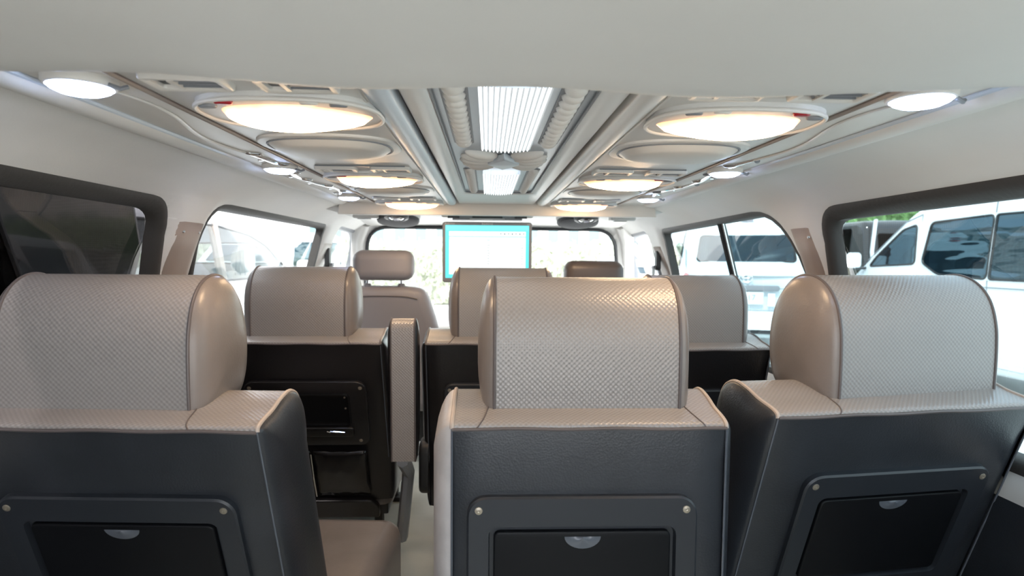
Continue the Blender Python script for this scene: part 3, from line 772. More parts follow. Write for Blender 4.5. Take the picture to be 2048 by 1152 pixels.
# raised armrests of the second row
def armrest(parent, x, y, w, ztop, length, lean, nm='armrest'):
    mb = MB(); path = []; n = 10
    pr = []
    tl = math.tan(lean); th = .055
    for i in range(9):
        a = pi*i/8; pr.append((th/2-th/2*cos(a), ztop-th/2+th/2*sin(a)))
    low = [(th+tl*(length-th/2), ztop-length), (tl*(length-th/2), ztop-length)]
    P = pr+low; P = [(a+y, b) for a, b in P]
    Q = prof2(P[:9], 1)
    o = strip(P+[P[0]], x-w/2, x+w/2, 8).build(nm, M['cover'], parent, ang=50)
    for xx, s_ in ((x-w/2, -1), (x+w/2, 1)):
        endcap(P, xx, s_, .012).build('side_panel', M['back2'], o, ang=60)
        MB().tube([Vector((xx, a, b)) for a, b in P], .0025, 6, True).build('piping', M['pipe'], o)
    return o
armrest(t2, .348, -.12, .066, rz(-.175), .41, radians(3))
armrest(t3, .285, -.05, .05, rz(-.235), .36, radians(5))
# recliner hinge on the aisle side of the middle seat and a frame arm below the armrest
mb = MB(); mb.tube([Vector((.335, -.02, rz(-.60))), Vector((.33, .16, .30)), Vector((.30, .22, .05))], .020, 8, flat=1.5); mb.build('frame_arm', M['grey'], t2)
mids = [o for o in COL.objects if o.get('label', '').startswith('black backed seat behind the screen')][0]
mb = MB(); mb.slab(ccw(rrect(.11, .17, .035, 5)), (-.222, .13, .33), Y, Z, (-1, 0, 0), .03, .012); mb.build('recliner_cover', M['black'], mids)

# ------------------------------------------------------------------ cab seats
def cab_seat(label, xc, yc, ztop, hz, m, mh, hr_w=.27):
    t = thing('cab_seat', label, 'seat', (xc, yc, 0), 0, 'front cab seats')
    # headrest: padded pillow
    def pad(w, h, d, cx, cy, cz, rx, name, mm, taper=0, par=t, zskew=0):
        rows = []; L0 = rrect(w, h, rx, 7)
        for i in range(9):
            a = -pi/2+pi*i/8; s = cos(a); o = d/2*sin(a); ins = min(d/2, rx*.9)*(1-max(.0, s)**.8)
            L = offset(L0, ins)
            rows.append([Vector((cx+a_*(1+taper*(-(b_)/h)), cy+o-(b_)*zskew, cz+b_)) for a_, b_ in L])
        mb = MB().grid(rows, cv=True); mb.add(rows[0], [tuple(range(len(L0)))]); mb.add(rows[-1], [tuple(range(len(L0)))]); return mb.build(name, mm, par, ang=60)
    hr = pad(hr_w, .135, .12, 0, 0, hz-.067, .045, 'headrest', mh)
    for sx in (-.075, .075):
        mb = MB(); mb.tube([(sx, .01, hz-.12), (sx, .012, ztop-.02)], .006, 8); mb.build('headrest_post', M['chrome'], t)
        mb = MB(); mb.lathe([(.017, 0), (.017, .012), (.012, .018)], (sx, .012, ztop-.008), X, Y, Z, 14); mb.build('post_guide', M['cabseat'], t)
    # backrest panel with crowned top, sides widening downwards
    rows = []; n = 20
    Lr = []
    H = .60
    outl = roundpoly([(-.25, -H), (.25, -H), (.245, -.20), (.185, -.012), (.1, .0), (-.1, .0), (-.185, -.012), (-.245, -.20)], [.03, .03, .1, .09, .05, .05, .09, .1], 5)
    for i in range(9):
        a = -pi/2+pi*i/8; s = cos(a); ins = .05*(1-max(0, s)**.7); L = offset(ccw(outl), ins)
        rows.append([Vector((a_, .03+.07*sin(a)-b_*.22, ztop+b_)) for a_, b_ in L])
    mb = MB().grid(rows, cv=True); mb.add(rows[0], tessellate_polygon([[Vector((p.x, p.z, 0)) for p in rows[0]]])); mb.add(rows[-1], tessellate_polygon([[Vector((p.x, p.z, 0)) for p in rows[-1]]]))
    mb.build('backrest', m, t, ang=60)
    mb = MB(); mb.tube([Vector((x, -.030, ztop-.045-.02*abs(x/.17)**4)) for x in frange(-.17, .17, .02)], .003, 6); mb.build('back_seam', M['pipe'], t)
    mb = MB(); mb.box((0, .36, .40), (.48, .48, .16), .05); mb.build('cushion', m, t); mb = MB(); mb.box((0, .36, .22), (.42, .4, .2), .02); mb.build('seat_base', M['black'], t)
    return t
cab_seat('light grey cab seat with dark topped headrest left of the hanging screen', -.46, 2.80, rz(-.130), rz(.028), M['cabseat'], M['cabseat'])
cab_seat('cab seat with dark brown headrest right of the hanging screen', .475, 2.80, rz(-.165), rz(-.012), M['cabseat'], M['cabdark'], .27)

# dashboard
t = thing('dashboard', 'pale grey dashboard top below the windscreen', 'dashboard', (X0, 3.8, 0))
mb = MB(); mb.slab(ccw(roundpoly([(-.20, -.5), (.28, -.5), (.30, -.04), (.22, 0), (-.06, .0), (-.20, -.08)], .04, 4)), (-.86, 0, rz(-.335)), Y, Z, X, 1.72, 0); mb.build('dash_top', M['cream'], t)
mb = MB(); mb.box((.45, -.12, rz(-.36)), (.36, .18, .07), .03); mb.build('instrument_hood', M['dark'], t)
t = thing('steering_wheel', 'dark steering wheel in front of the right cab seat', 'steering wheel', (.475, 3.40, rz(-.36)))
R = Matrix.Rotation(radians(-55), 3, 'X')
mb = MB(); mb.tube([R@Vector((.19*cos(a), .19*sin(a), 0)) for a in [2*pi*k/32 for k in range(32)]], .014, 8, True); mb.build('rim', M['dark'], t)
mb = MB(); mb.ell((0, 0, 0), (.06, .05, .03), R=R); mb.tube([R@Vector((-.19, 0, 0)), R@Vector((.19, 0, 0))], .012, 6); mb.tube([R@Vector((0, 0, 0)), Vector((0, .05, -.03))], .02, 6); mb.build('hub', M['dark'], t)

# ------------------------------------------------------------------ cab speakers (round units hanging from the cab roof)
def cab_speaker(x, label):
    t = thing('ceiling_speaker', label, 'speaker', (x, 3.0, rz(.196)), 0, 'round speakers on the cab roof')
    Rx = Matrix.Rotation(radians(-12), 3, 'X'); A = Rx@X; B = Rx@Y; C = Rx@Z
    mb = MB(); mb.lathe([(.085, .03), (.095, 0), (.100, -.026), (.096, -.034), (.08, -.038), (.04, -.040), (.002, -.040)], (0, 0, 0), A, B, C, 36); mb.build('speaker_disc', M['speaker'], t)
    mb = MB(); mb.lathe([(.104, .03), (.104, -.005), (.100, -.018)], (0, 0, 0), A, B, C, 36, cap=False); mb.build('mounting_ring', M['liner'], t)
    mb = MB(); mb.lathe([(.052, .02), (.056, .0), (.054, -.016), (.040, -.020), (.034, -.012)], (.015, -.165, -.008), A, B, C, 28, cap=False); r = mb.build('swivel_ring', M['dark'], t)
    mb = MB(); mb.lathe([(.036, -.008), (.033, -.018), (.022, -.024), (.012, -.018), (.002, -.018)], (.015, -.165, -.008), A, B, C, 20); mb.build('swivel_lens', M['chrome'], r)
    return t
cab_speaker(-.425, 'round grey cab ceiling speaker left of the screen')
cab_speaker(.430, 'round grey cab ceiling speaker right of the screen')
# grab brackets beside the speakers
for s_, lb in ((-1, 'grey sun visor bracket beside the left cab speaker'), (1, 'grey sun visor bracket beside the right cab speaker')):
    t = thing('visor_bracket', lb, 'bracket', (X0+s_*.60, 2.95, rz(.182)))
    mb = MB(); mb.slab(ccw(rrect(.12, .07, .012, 4)), (0, 0, .02), X, Y, -Z, .026, .008); mb.build('bracket_plate', M['plastic'], t)
    mb = MB(); mb.slab(ccw(rrect(.06, .03, .004, 3)), (-.01, -.005, -.006), X, Y, -Z, .002); mb.build('slot', M['black'], t)

# ------------------------------------------------------------------ hanging screen
TY = 2.72
tl_, tr_, bl_ = PY(885, 443, TY), PY(1064, 446, TY), PY(888, 564, TY+.02)
W_ = (tr_-tl_).length; H_ = (tl_.z-bl_.z); TXc = (tl_.x+tr_.x)/2; TZt = tl_.z-.001
t = thing('tv_screen', 'flat screen with a lit cyan and white menu hanging above the cab', 'television', (TXc, TY, TZt))
dn = Vector((0, .035, -1)).normalized(); nn = Vector((0, -1, -.035)).normalized()
def S3(a, b, h): return X*a+dn*b+nn*h
mb = MB(); mb.slab(ccw(rrect(W_, H_, .012, 4)), S3(0, H_/2, -.022), X, -dn, nn, .03, .005); mb.build('bezel', M['grey'], t)
sw, sh = W_-.026, H_-.034
UI = []
def ui(a0, a1, b0, b1, h, m, name, par):
    mb = MB(); mb.add([S3(a0, b0, h), S3(a1, b0, h), S3(a1, b1, h), S3(a0, b1, h)], [(0, 1, 2, 3)]); return mb.build(name, m, par, smooth=False)
cy = emis('screen_cyan', (.08, .72, .80), 1.0); wh = emis('screen_white', (.95, 1, 1), 1.0); pc = emis('screen_pale_cyan', (.60, .95, .97), 1.0); gyy = emis('screen_grey', (.22, .32, .34), .6); cyl = emis('screen_light_cyan', (.14, .90, .92), 1.0)
b0 = .014; scr = ui(-sw/2, sw/2, b0, b0+sh, .0085, cy, 'screen', t)
ui(-sw/2+.003, sw/2-.003, b0+.003, b0+.022, .0088, cyl, 'header_band', scr)
ui(-sw/2+.016, sw/2-.014, b0+.026, b0+.047, .0090, wh, 'toolbar', scr)
ui(-sw/2+.016, sw/2-.014, b0+.049, b0+.064, .0089, pc, 'title_band', scr)
ui(-sw/2+.016, -.0, b0+.064, b0+sh-.016, .0090, wh, 'left_list', scr)
ui(.012, sw/2-.014, b0+.056, b0+sh-.016, .0090, wh, 'right_list', scr)
ui(-.0, .012, b0+.066, b0+sh-.016, .0089, wh, 'middle_column', scr)
ui(-.07, 0, b0+.115, b0+.119, .0092, pc, 'list_line', scr)
for i in range(7): ui(sw/2-.125+i*.0165, sw/2-.119+i*.0165, b0+.033, b0+.038+.002*(i % 2), .0093, gyy, 'toolbar_icon', scr)
for i in range(8):
    ui(.000, .009+.003*(i % 3 == 0), b0+.084+i*.0115, b0+.0865+i*.0115, .0093, gyy, 'menu_mark', scr)
    ui(sw/2-.033, sw/2-.025, b0+.084+i*.0115, b0+.0865+i*.0115, .0093, gyy, 'menu_mark', scr)
def text(body, size, pos, rot, m, par, name='lettering', align='CENTER', ext=.0003):
    c = bpy.data.curves.new(name, 'FONT'); c.body = body; c.size = size; c.align_x = align; c.extrude = ext; c.resolution_u = 2
    o = bpy.data.objects.new(name, c); COL.objects.link(o); dg = bpy.context.evaluated_depsgraph_get(); dg.update()
    me = bpy.data.meshes.new_from_object(o.evaluated_get(dg)); bpy.data.objects.remove(o)
    me.materials.clear(); me.materials.append(m)
    o = bpy.data.objects.new(name, me); COL.objects.link(o); o.parent = par; o.location = pos; o.rotation_euler = rot; return o
wl_ = mat('white_print', (.8, .8, .8), .5)
text('ROADIO', .0125, S3(0, .0115, .0088), (pi/2-.035, 0, 0), wl_, t)
text('Professional', .0085, S3(-W_/2+.032, .0105, .0088), (pi/2-.035, 0, 0), wl_, t)
text('LCD', .007, S3(W_/2-.014, .0105, .0088), (pi/2-.035, 0, 0), wl_, t)
mb = MB(); mb.box((0, .02, .026), (.30, .07, .035), .006); mo = mb.build('roof_mount', M['grey'], t)
for a in (-.145, 0, .145):
    mb = MB(); mb.box((a, -.018, .022), (.05 if a else .13, .012, .014), .002); mb.build('mount_slot', M['dark'], mo)
mb = MB(); mb.tube([(-.075, -.024, .012), (.075, -.024, .012)], .004, 8); mb.build('latch_bar', M['chrome'], mo)
for s_ in (-1, 1):
    mb = MB(); mb.tube([(s_*.145, -.01, .022), (s_*.19, -.01, .024), (s_*.215, 0, .045), (s_*.25, .02, .06)], .006, 6); mb.build('mount_arm', M['cream'], mo)

# ================================================================== OUTSIDE
GZ = ZC-1.42
gmat = mat('concrete_yard', (.62, .62, .60), .8, var=(.6, .08))
mb = MB(); mb.box((0, 20, GZ-.05), (120, 120, .1)); o = mb.build('yard_ground', gmat, smooth=False); tag(struct(o), 'pale concrete yard outside the van')

def vehicle(name, label, cat, profile, rads, half, loc, heading, paint, side_wins, ends=(), gl='g_car', r=.09, tumble=.10, belt=1.1, group=None, wheels=((.9, .32), (3.4, .32)), taper=0):
    """profile: (y,z) side outline ccw, y forward; side_wins: outlines; ends: (segment index, x fraction, t0, t1) glass in a front/rear segment"""
    t = thing(name, label, cat, (loc[0], loc[1], GZ), heading, group)
    P = ccw(roundpoly(profile, rads, 5)); top = max(z for y, z in P)
    def hw(z, y=0): return half - tumble*max(0, (z-belt)/(top-belt))**1.2 - .03*max(0, (.5-z))
    ys = [p[0] for p in P]; ymin, ymax = min(ys), max(ys)
    Pin = offset(P, r)
    body = MB()
    for s_ in (-1, 1):
        rows = []
        for k in range(6):
            a = k/5*pi/2; L = offset(P, r*(1-cos(a))) if k else P
            rows.append([Vector((s_*(hw(z)-r+r*sin(a)), y, z)) for y, z in L])
        body.grid(rows, cv=True)
        mp = patch(Pin, [ccw(w) for w in side_wins], lambda y, z, s_=s_: Vector((s_*hw(z), y, z)), frange(ymin, ymax, .5), frange(.2, top, .15))
        body.add(mp.v, mp.f)
    # skin across, with holes where the screens are
    gm = []
    n = len(P); segs = 6   # 6 points per corner
    N = len(profile); Pr = roundpoly(profile, rads, 5)
    for i in range(len(Pr)):
        a = Pr[i]; b = Pr[(i+1) % len(Pr)]
        corner = i//6; straight = (i % 6 == 5)
        ent = [e for e in ends if straight and e[0] == corner]
        if ent:
            e = ent[0]
            def mp(x, q, a=a, b=b, e=e):
                y = a[0]+(b[0]-a[0])*q; z = a[1]+(b[1]-a[1])*q; h = hw(z)-r; bul = e[4]*(1-x*x); return Vector((x*h, y+bul, z))
            hole = ccw(rrect(2*e[1], e[3]-e[2], .07, 5, 0, (e[2]+e[3])/2))
            pm = patch(ccw([(-1, 0), (1, 0), (1, 1), (-1, 1)]), [hole], mp, frange(-1, 1, .25), frange(0, 1, .2)); body.add(pm.v, pm.f)
            gm.append((patch(offset(hole, -.004), [], lambda x, q, mp=mp, e=e: mp(x, q)+Vector((0, .0, 0)), frange(-1, 1, .25), []), mp, hole))
        else:
            rows = []
            for p in (a, b):
                h = hw(p[1])-r; rows.append([Vector((x*h, p[0], p[1]+(.025*(1-x*x) if p[1] > top-.03 else 0))) for x in [-1+k/5 for k in range(11)]])
            body.grid(rows)
    bo = body.build('body', paint, t, ang=35)
    for s_ in (-1, 1):
        for w in side_wins:
            w = ccw(w)
            patch(offset(w, -.01), [], lambda y, z, s_=s_: Vector((s_*(hw(z)-.004), y, z)), [], frange(.2, top, .15)).build('side_window', M[gl], t)
            MB().tube([Vector((s_*(hw(z)-.002), y, z)) for y, z in w], .012, 6, True).build('window_rubber', M['black'], t)
    for m_, mp, hole in gm:
        m_.build('end_window', M[gl], t)
        MB().tube([mp(x, q) for x, q in hole], .012, 6, True).build('window_rubber', M['black'], t)
    for wy, wr in wheels:
        for s_ in (-1, 1):
            mb = MB(); x = s_*(half-.20)
            mb.lathe([(wr*.6, 0), (wr*.93, .0), (wr, .03), (wr, .17), (wr*.93, .2), (wr*.62, .205), (wr*.55, .16), (.03, .17)], (x, wy, wr), Y, Z, X*s_, 24); mb.build('wheel', M['tyre'], t)
    return t, hw

# white high-roof van parked on the right, same heading as ours
vp = [(-3.2, .30), (1.5, .30), (1.62, .8), (1.36, 1.16), (.30, 1.95), (-.45, 2.30), (-3.2, 2.33), (-3.32, 1.2)]
def q4(*p, r=.07): return roundpoly(list(p), r, 5)
NV = (5.79, 7.0)
tv, hw = vehicle('van', 'large white high-roof van with blue tinted windows seen through the right rear window', 'van', vp, [.06, .12, .2, .15, .25, .35, .25, .1], .86, NV, 0, M['white'],
    [q4((.06, 1.38), (.92, 1.34), (.80, 1.46), (.34, 1.79), (.10, 1.84), r=.06), q4((-1.00, 1.24), (-.32, 1.27), (-.05, 1.40), (-.13, 1.85), (-1.00, 1.88), r=.06), q4((-3.1, 1.24), (-1.03, 1.24), (-1.03, 1.88), (-3.1, 1.88), r=.03)],
    ends=[(3, .86, .12, .9, .0)], gl='g_side', wheels=((1.05, .33), (-2.1, .33)), belt=1.2, tumble=.12)
# its mirror, door lines, handle
mb = MB(); mb.slab(ccw(rrect(.16, .20, .05, 5)), (-1.00, .98, 1.42), X, Z, Y, .09, .035); mi_ = mb.build('side_mirror', M['white'], tv)
mb = MB(); mb.tube([(-.84, 1.0, 1.32), (-1.0, 1.0, 1.31)], .03, 8, flat=.6); mb.build('mirror_arm', M['dark'], mi_)
for pts in ([(0.03, .4), (0.03, 1.95)], [(-1.015, .4), (-1.015, 1.23)], [(-1.015, 1.90), (-1.015, 2.10)], [(-3.1, 1.16), (1.2, 1.16)], [(.03, 1.95), (.30, 1.88), (.95, 1.42)]):
    MB().tube([Vector((-hw(z)-.001, y, z)) for y, z in pts], .006, 5).build('panel_gap', M['grey'], tv)
mb = MB(); mb.tube([Vector((-hw(1.1)-.02, .05+k*.03, 1.08)) for k in range(5)], .012, 6); mb.build('door_handle', M['white'], tv)
mb = MB(); mb.box((0, .4, .9), (1.2, .5, .4), .1); mb.box((-.35, .28, 1.42), (.3, .12, .5), .05); mb.box((.35, .28, 1.42), (.3, .12, .5), .05); mb.build('cab_interior', M['seat_pale'], tv)
mb = MB(); mb.box((0, -2.3, 1.25), (1.5, 1.3, .25), .05); mb.build('seat_row', M['dark'], tv)

# white van seen from behind through the divided window
rp_ = [(0, .35), (4.4, .35), (4.5, .9), (4.2, 1.15), (3.4, 1.80), (3.0, 2.0), (.12, 2.03), (-.02, 1.1)]
hd = radians(-17); RV = PY(1492, 500, 8.35)
tv2, hw2 = vehicle('van', 'white van seen from behind with red tail lamps and dark rear glass', 'van', rp_, [.08, .15, .2, .2, .3, .3, .22, .1], .87, (RV.x, RV.y), hd, mat('shaded_white_paint', (.66, .75, .78), .25, coat=.5),  # white paint darkened and blued; the van's slight shade is in this colour
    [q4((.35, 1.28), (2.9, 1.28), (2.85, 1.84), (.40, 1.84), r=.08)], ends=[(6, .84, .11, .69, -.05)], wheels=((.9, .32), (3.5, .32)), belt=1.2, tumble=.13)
# ends index 6: segment from (.12,2.03) down to (-.02,1.1)
for s_ in (-1, 1):
    mb = MB(); mb.slab(ccw(roundpoly([(-.07, -.20), (.05, -.20), (.06, .02), (-.01, .16), (-.07, .12)] if s_ > 0 else [(-.05, -.20), (.07, -.20), (.07, .12), (.01, .16), (-.06, .02)], .02, 3)), (s_*.80, -.02, 1.08), X, Z, -Y, .05, .02); mb.build('tail_lamp', M['taill'], tv2)
bd = MB()
for a, b, cz in ((.085, .055, 0), (.034, .050, 0), (.055, .020, .022)):
    bd.tube([Vector((a*cos(k*pi/12), -.075, 1.165+cz+b*sin(k*pi/12))) for k in range(24)], .008, 6, True)
bd.build('emblem', M['chrome'], tv2)
mb = MB(); mb.slab(ccw(rrect(.66, .075, .03, 4)), (.10, -.055, 1.035), X, Z, -Y, .03, .01); mb.build('handle_bar', M['grey'], tv2)
mb = MB(); mb.slab(ccw(rrect(.36, .17, .015, 3)), (.05, -.05, .90), X, Z, -Y, .015, .004); npz = mb.build('number_plate', mat('plate_white', (.75, .78, .78), .4), tv2)
text('217', .11, (.05, -.068, .87), (pi/2, 0, 0), mat('plate_ink', (.25, .32, .38), .5), tv2, 'plate_lettering')
mb = MB(); mb.slab(ccw(rrect(.09, .17, .005, 3)), (.33, -.05, .88), X, Z, -Y, .008, .002); mb.build('sticker', mat('sticker', (.85, .80, .84), .5), tv2)
mb = MB(); mb.slab(ccw(rrect(.30, .012, .004, 2)), (.58, -.05, 1.03), X, Z, -Y, .006); mb.build('model_lettering', M['grey'], tv2)
mb = MB(); mb.box((0, -.06, .60), (1.66, .16, .24), .05); mb.build('rear_bumper', M['white'], tv2)
mb = MB(); mb.box((0, -.05, .46), (1.5, .08, .08), .02); mb.build('bumper_step', M['dark'], tv2)
mb = MB(); mb.tube([Vector((x, -.06, .735)) for x in (-.8, 0, .8)], .006, 5); mb.tube([(-.78, -.045, 1.10), (-.78, .09, 1.95)], .006, 5); mb.tube([(.78, -.045, 1.10), (.78, .09, 1.95)], .006, 5); mb.build('panel_gap', M['grey'], tv2)
mb = MB(); mb.tube([(0, .0, 1.30), (.10, .0, 1.42), (.25, .02, 1.60)], .012, 6); mb.build('rear_wiper', M['dark'], tv2)
mb = MB(); mb.box((.02, .12, 1.98), (.16, .05, .03), .01); mb.build('high_brake_lamp', M['taill'], tv2)
for x0_, x1_ in ((-.60, -.45), (-.28, -.05)):
    rows = [[Vector((x0_+(x1_-x0_)*k/12*(1-.35*i/8), .26+.018*sin(k*2.2), 1.86-.5*i/8)) for k in range(13)] for i in range(9)]
    MB().grid(rows).build('curtain', M['seat_pale'], tv2, solid=.004)
mb = MB(); mb.box((0, .55, 1.30), (1.4, .14, .10), .04); mb.build('seat_top', M['seat_pale'], tv2)
R = Matrix.Rotation(radians(20), 3, 'Y'); mb = MB(); mb.ell((.35, .40, 1.45), (.40, .07, .07), 14, 8, R=Matrix.Rotation(radians(-22), 3, 'Y')); mb.box((.62, .45, 1.35), (.10, .1, .32), .03); mb.build('folded_seat', M['seat_pale'], tv2)
mb = MB(); mb.box((0, 2.3, 1.0), (1.5, 3.6, .5), .02); mb.build('interior_floor', M['dark'], tv2)

# tall black bus between and behind the two white vans
bb = PY(1732, 515, 14.0)
bp_ = [(-1.5, .35), (6, .35), (6, 2.24), (-1.3, 2.24), (-1.55, 1.2)]
tb, hwb = vehicle('minibus', 'tall black minibus parked beyond the two white vans', 'minibus', bp_, [.1, .1, .3, .2, .2], .95, (bb.x, bb.y), 0, M['blackpaint'],
    [q4((-.9, 1.3), (5.5, 1.3), (5.5, 2.1), (-.9, 2.1))], ends=[(3, .8, .1, .8, 0)], gl='g_dark', wheels=((0, .35), (4.4, .35)))
mb = MB(); mb.tube([(-.80, -1.62, .9), (-.84, -1.55, 1.6), (-.70, -1.42, 2.25)], .05, 8, flat=.6); mb.build('corner_trim', M['white'], tb)
for a, b in (((.0, 1.9), (.18, 1.55)), ((-.2, 1.5), (-.1, 1.15))):
    MB().tube([Vector((a[0], -1.60, a[1])), Vector((b[0], -1.62, b[1]))], .035, 6).build('window_decal', M['seat_pale'], tb)
mb = MB(); mb.tube([(-.75, -1.62, .95), (.75, -1.62, .95)], .03, 6); mb.build('chrome_strip', M['chrome'], tb)

# small green and white car glimpsed at the left end of the divided window
cp = PY(1338, 515, 11.0)
cprof = [(0, .3), (4.0, .3), (4.0, .8), (3.0, .95), (2.3, 1.42), (.6, 1.45), (.0, .95)]
tc_, _ = vehicle('car', 'small silver car glimpsed at the left end of the divided window', 'car', cprof, [.1, .1, .2, .2, .3, .3, .2], .8, (cp.x-.3, cp.y+1.5), radians(-10), mat('silver_paint', (.5, .55, .55), .3),
    [q4((.7, .98), (2.6, .98), (2.1, 1.34), (.8, 1.36))], ends=[(5, .8, .1, .8, 0)], wheels=((.8, .3), (3.2, .3)), belt=.9)

# dark van parked close on the left
dp = [(-3.0, .30), (3.6, .30), (3.6, 1.0), (3.3, 2.45), (-3.0, 2.5)]
td_, hwd = vehicle('van', 'black van parked close outside the left rear window', 'van', dp, [.1, .1, .2, .3, .3], .9, (-2.72, -.05), 0, M['blackpaint'],
    [q4((-1.2, 1.18), (2.62, 1.18), (2.30, 1.98), (-1.2, 1.98), r=.12)], gl='g_dark', wheels=((2.6, .34), (-2, .34)), belt=1.2, tumble=.05)
mb = MB(); rows = [[Vector((.55+.1*i, -1+j*.45, 1.95-.25*i+.03*sin(j))) for j in range(8)] for i in range(3)]
mb.grid(rows); mb.build('roof_lining', M['brown'], td_, solid=.02)
mb = MB(); mb.slab(ccw(roundpoly([(1.15, 1.15), (1.95, 1.15), (2.15, 1.62), (1.95, 1.66), (1.5, 1.3)], .1, 4)), (-.2, 0, 0), Y, Z, X, .5, .04); mb.build('interior_seat', M['grey'], td_)
mb = MB(); mb.ell((.45, .55, 1.86), (.10, .12, .07), 14, 8); mb.build('interior_lamp_housing', M['seat_pale'], td_)

# white pickup alongside the left middle window: see-through door glass
sp = [(0, .35), (4.75, .40), (4.75, .95), (4.4, 1.12), (3.38, 1.20), (2.10, 1.70), (1.3, 1.78), (-.4, 1.76), (-.6, 1.2)]
ts, hws = vehicle('car', 'white pickup truck cab with open arched side window left of the van', 'car', sp, [.1, .12, .2, .15, .3, .35, .4, .3, .2], .88, (-3.12, 4.3), 0, M['white'],
    [q4((-.3, 1.20), (2.98, 1.20), (2.35, 1.52), (1.95, 1.62), (1.2, 1.68), (-.3, 1.66), r=.12)], ends=[(4, .84, .08, .92, 0)], gl='g_pale', wheels=((3.9, .38), (.1, .38)), belt=1.15, tumble=.14, r=.07)
mb = MB(); mb.tube([Vector((hws(1.3)-.03, 1.22, 1.18)), Vector((hws(1.6)-.04, 1.20, 1.70))], .06, 8, flat=.6); mb.build('door_pillar', M['tan'], ts)
mb = MB(); mb.ell((.62, 2.2, 1.36), (.125, .07, .17), 16, 10); mb.box((.62, 2.2, 1.05), (.36, .12, .42), .05); se = mb.build('seat_cover', M['seat_pale'], ts)
for dx in (-.05, .0, .05): MB().tube([Vector((.62+dx, 2.125, 1.22)), Vector((.62+dx*.6, 2.13, 1.50))], .004, 5).build('cover_fold', M['grey'], se)
mb = MB(); mb.slab(ccw(rrect(.18, .14, .04, 4)), (1.0, 3.05, 1.30), X, Z, Y, .08, .03); mb.build('side_mirror', M['white'], ts)
mb = MB(); mb.box((0, 1.5, .9), (1.5, 2.6, .4), .05); mb.build('interior_floor', M['grey'], ts)

# pale blue van beyond the pickup
pb = PY(505, 520, 12.5)
bprof = [(0, .35), (4.4, .35), (4.5, .9), (4.2, 1.15), (3.4, 1.80), (3.0, 1.95), (.12, 1.98), (-.02, 1.1)]
tpb, hpb = vehicle('van', 'pale blue van parked beyond the white pickup, its windscreen facing us', 'van', bprof, [.08, .15, .2, .2, .3, .3, .22, .1], .87, (pb.x, pb.y+4.4), pi-.12, mat('pale_blue_paint', (.62, .76, .82), .3, coat=.4),
    [q4((.35, 1.2), (3.3, 1.2), (3.0, 1.72), (.40, 1.76), r=.08)], ends=[(3, .86, .08, .92, 0)], wheels=((.9, .32), (3.5, .32)), belt=1.2, tumble=.13)
mb = MB(); mb.box((0, 4.5, .75), (.7, .1, .2), .03); mb.build('grille', M['grey'], tpb)

# mirror outside the right cab window
mp_ = PY(1268, 500, 4.15)
t = thing('door_mirror', 'dark outside mirror on a curved arm beyond the right cab window', 'mirror', mp_)
mb = MB(); mb.tube([(-.03, -.24, -.04), (-.03, -.08, -.08), (0, 0, -.085)], .014, 8); mb.tube(catmull([(-.06, 0, .07), (0, 0, .075), (.045, 0, .03), (.05, 0, -.03), (.02, 0, -.08), (-.05, 0, -.085)], 5), .016, 8); mb.build('mirror_arm', M['grey'], t)
mb = MB(); mb.slab(ccw(rrect(.07, .15, .02, 4)), (-.055, .02, -.005), X, Z, -Y, .04, .012); mb.build('mirror_housing', M['dark'], t)
mb = MB(); mb.slab(ccw(rrect(.05, .05, .01, 4)), (-.05, -.03, -.07), X, Z, -Y, .02, .006); mb.build('green_tag', mat('green_plastic', (.02, .28, .16), .5), t)

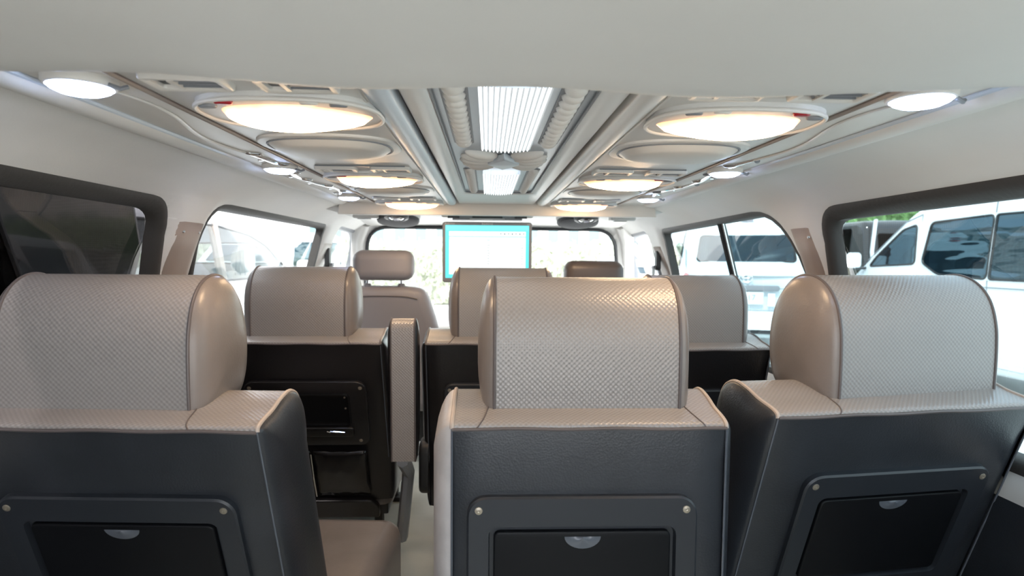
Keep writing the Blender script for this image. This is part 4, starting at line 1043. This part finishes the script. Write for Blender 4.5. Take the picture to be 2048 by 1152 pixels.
# ------------------------------------------------------------------ hedge, trees and buildings
def hedge(label, x0, x1, y0, y1, z0, z1, n, col, size=.14):
    t = thing('hedge', label, 'hedge', ((x0+x1)/2, (y0+y1)/2, GZ))
    rnd = random.Random(int(x0*10)+3); cx, cyy = (x0+x1)/2, (y0+y1)/2
    mb = MB()
    for i in range(n):
        p = Vector((rnd.uniform(x0, x1)-cx, rnd.uniform(y0, y0+(y1-y0)*.5)-cyy, rnd.uniform(z0, z1)-GZ+.12*rnd.random()))
        e = Matrix.Rotation(rnd.uniform(0, 6.3), 3, 'Z') @ Matrix.Rotation(rnd.uniform(-1.3, 1.3), 3, 'X')
        s = size*rnd.uniform(.6, 1.3)
        mb.add([p+e@Vector(q) for q in ((-s*.4, 0, 0), (0, -s*.0, -s*.6), (s*.4, 0, 0), (0, .02, s*.6))], [(0, 1, 2, 3)])
    o = mb.build('foliage', col, t, smooth=False); o['kind'] = 'stuff'
    mb = MB(); mb.box((0, (y1-y0)*.1, (z1-GZ)/2), (x1-x0-.1, (y1-y0)*.7, z1-GZ-.05), .05); mb.build('hedge_core', col, t)
leafp = mat('pale_leaves', (.40, .42, .33), .6, var=(3, .35)); leafg = mat('green_leaves', (.16, .30, .10), .6, var=(2, .4))
hedge('long sunlit hedge across the yard in front of the van', -9, 7.4, 18.2, 19.7, GZ, ZC+.42, 9000, leafp)
hedge('green hedge beyond the left middle window', -26, -10, 21, 23, GZ, ZC+1.0, 5000, leafg, .2)
hedge('green shrubs beyond the right rear window', 8, 24, 23, 25, GZ, ZC+2.2, 5000, leafg, .25)
def building(label, x0, x1, y, h, m, wcol, nx, nz, dpt=6):
    t = thing('building', label, 'building', ((x0+x1)/2, y, GZ)); w = x1-x0
    mb = MB(); mb.box((0, dpt/2, h/2), (w, dpt, h)); mb.build('wall', m, t, smooth=False)
    for i in range(nx):
        for k in range(nz):
            cx = -w/2+w*(i+.5)/nx; cz = 1.4+(h-1.6)*(k+.5)/nz
            f = MB(); f.slab(ccw(rrect(w/nx*.62, (h-1.6)/nz*.62, .02, 2)), (cx, 0, cz), X, Z, -Y, .06); fo = f.build('window', wcol, t, smooth=False)
            g_ = MB(); g_.slab(ccw(rrect(w/nx*.52, (h-1.6)/nz*.52, .02, 2)), (cx, -.062, cz), X, Z, -Y, .01); g_.build('pane', mat('far_pane', (.12, .20, .22), .25), fo, smooth=False)
bw = mat('pale_render', (.50, .50, .49), .8); bf = mat('white_frame', (.8, .8, .8), .6)
building('white building with tall windows behind the hedge, left part', -7.5, -.6, 26, 5, bw, bf, 8, 2)
building('white building with tall windows behind the hedge, right part', .6, 6.8, 27, 5.2, mat('pale_render_warm', (.82, .80, .76), .8), bf, 7, 2)
building('pale building glimpsed above the pickup at the left', -20, -8.5, 30, 7, bw, bf, 9, 3)
building('pale building glimpsed above the black minibus', 14, 26, 30, 9, mat('pale_render_warm', (.82, .80, .76), .8), bf, 10, 4)
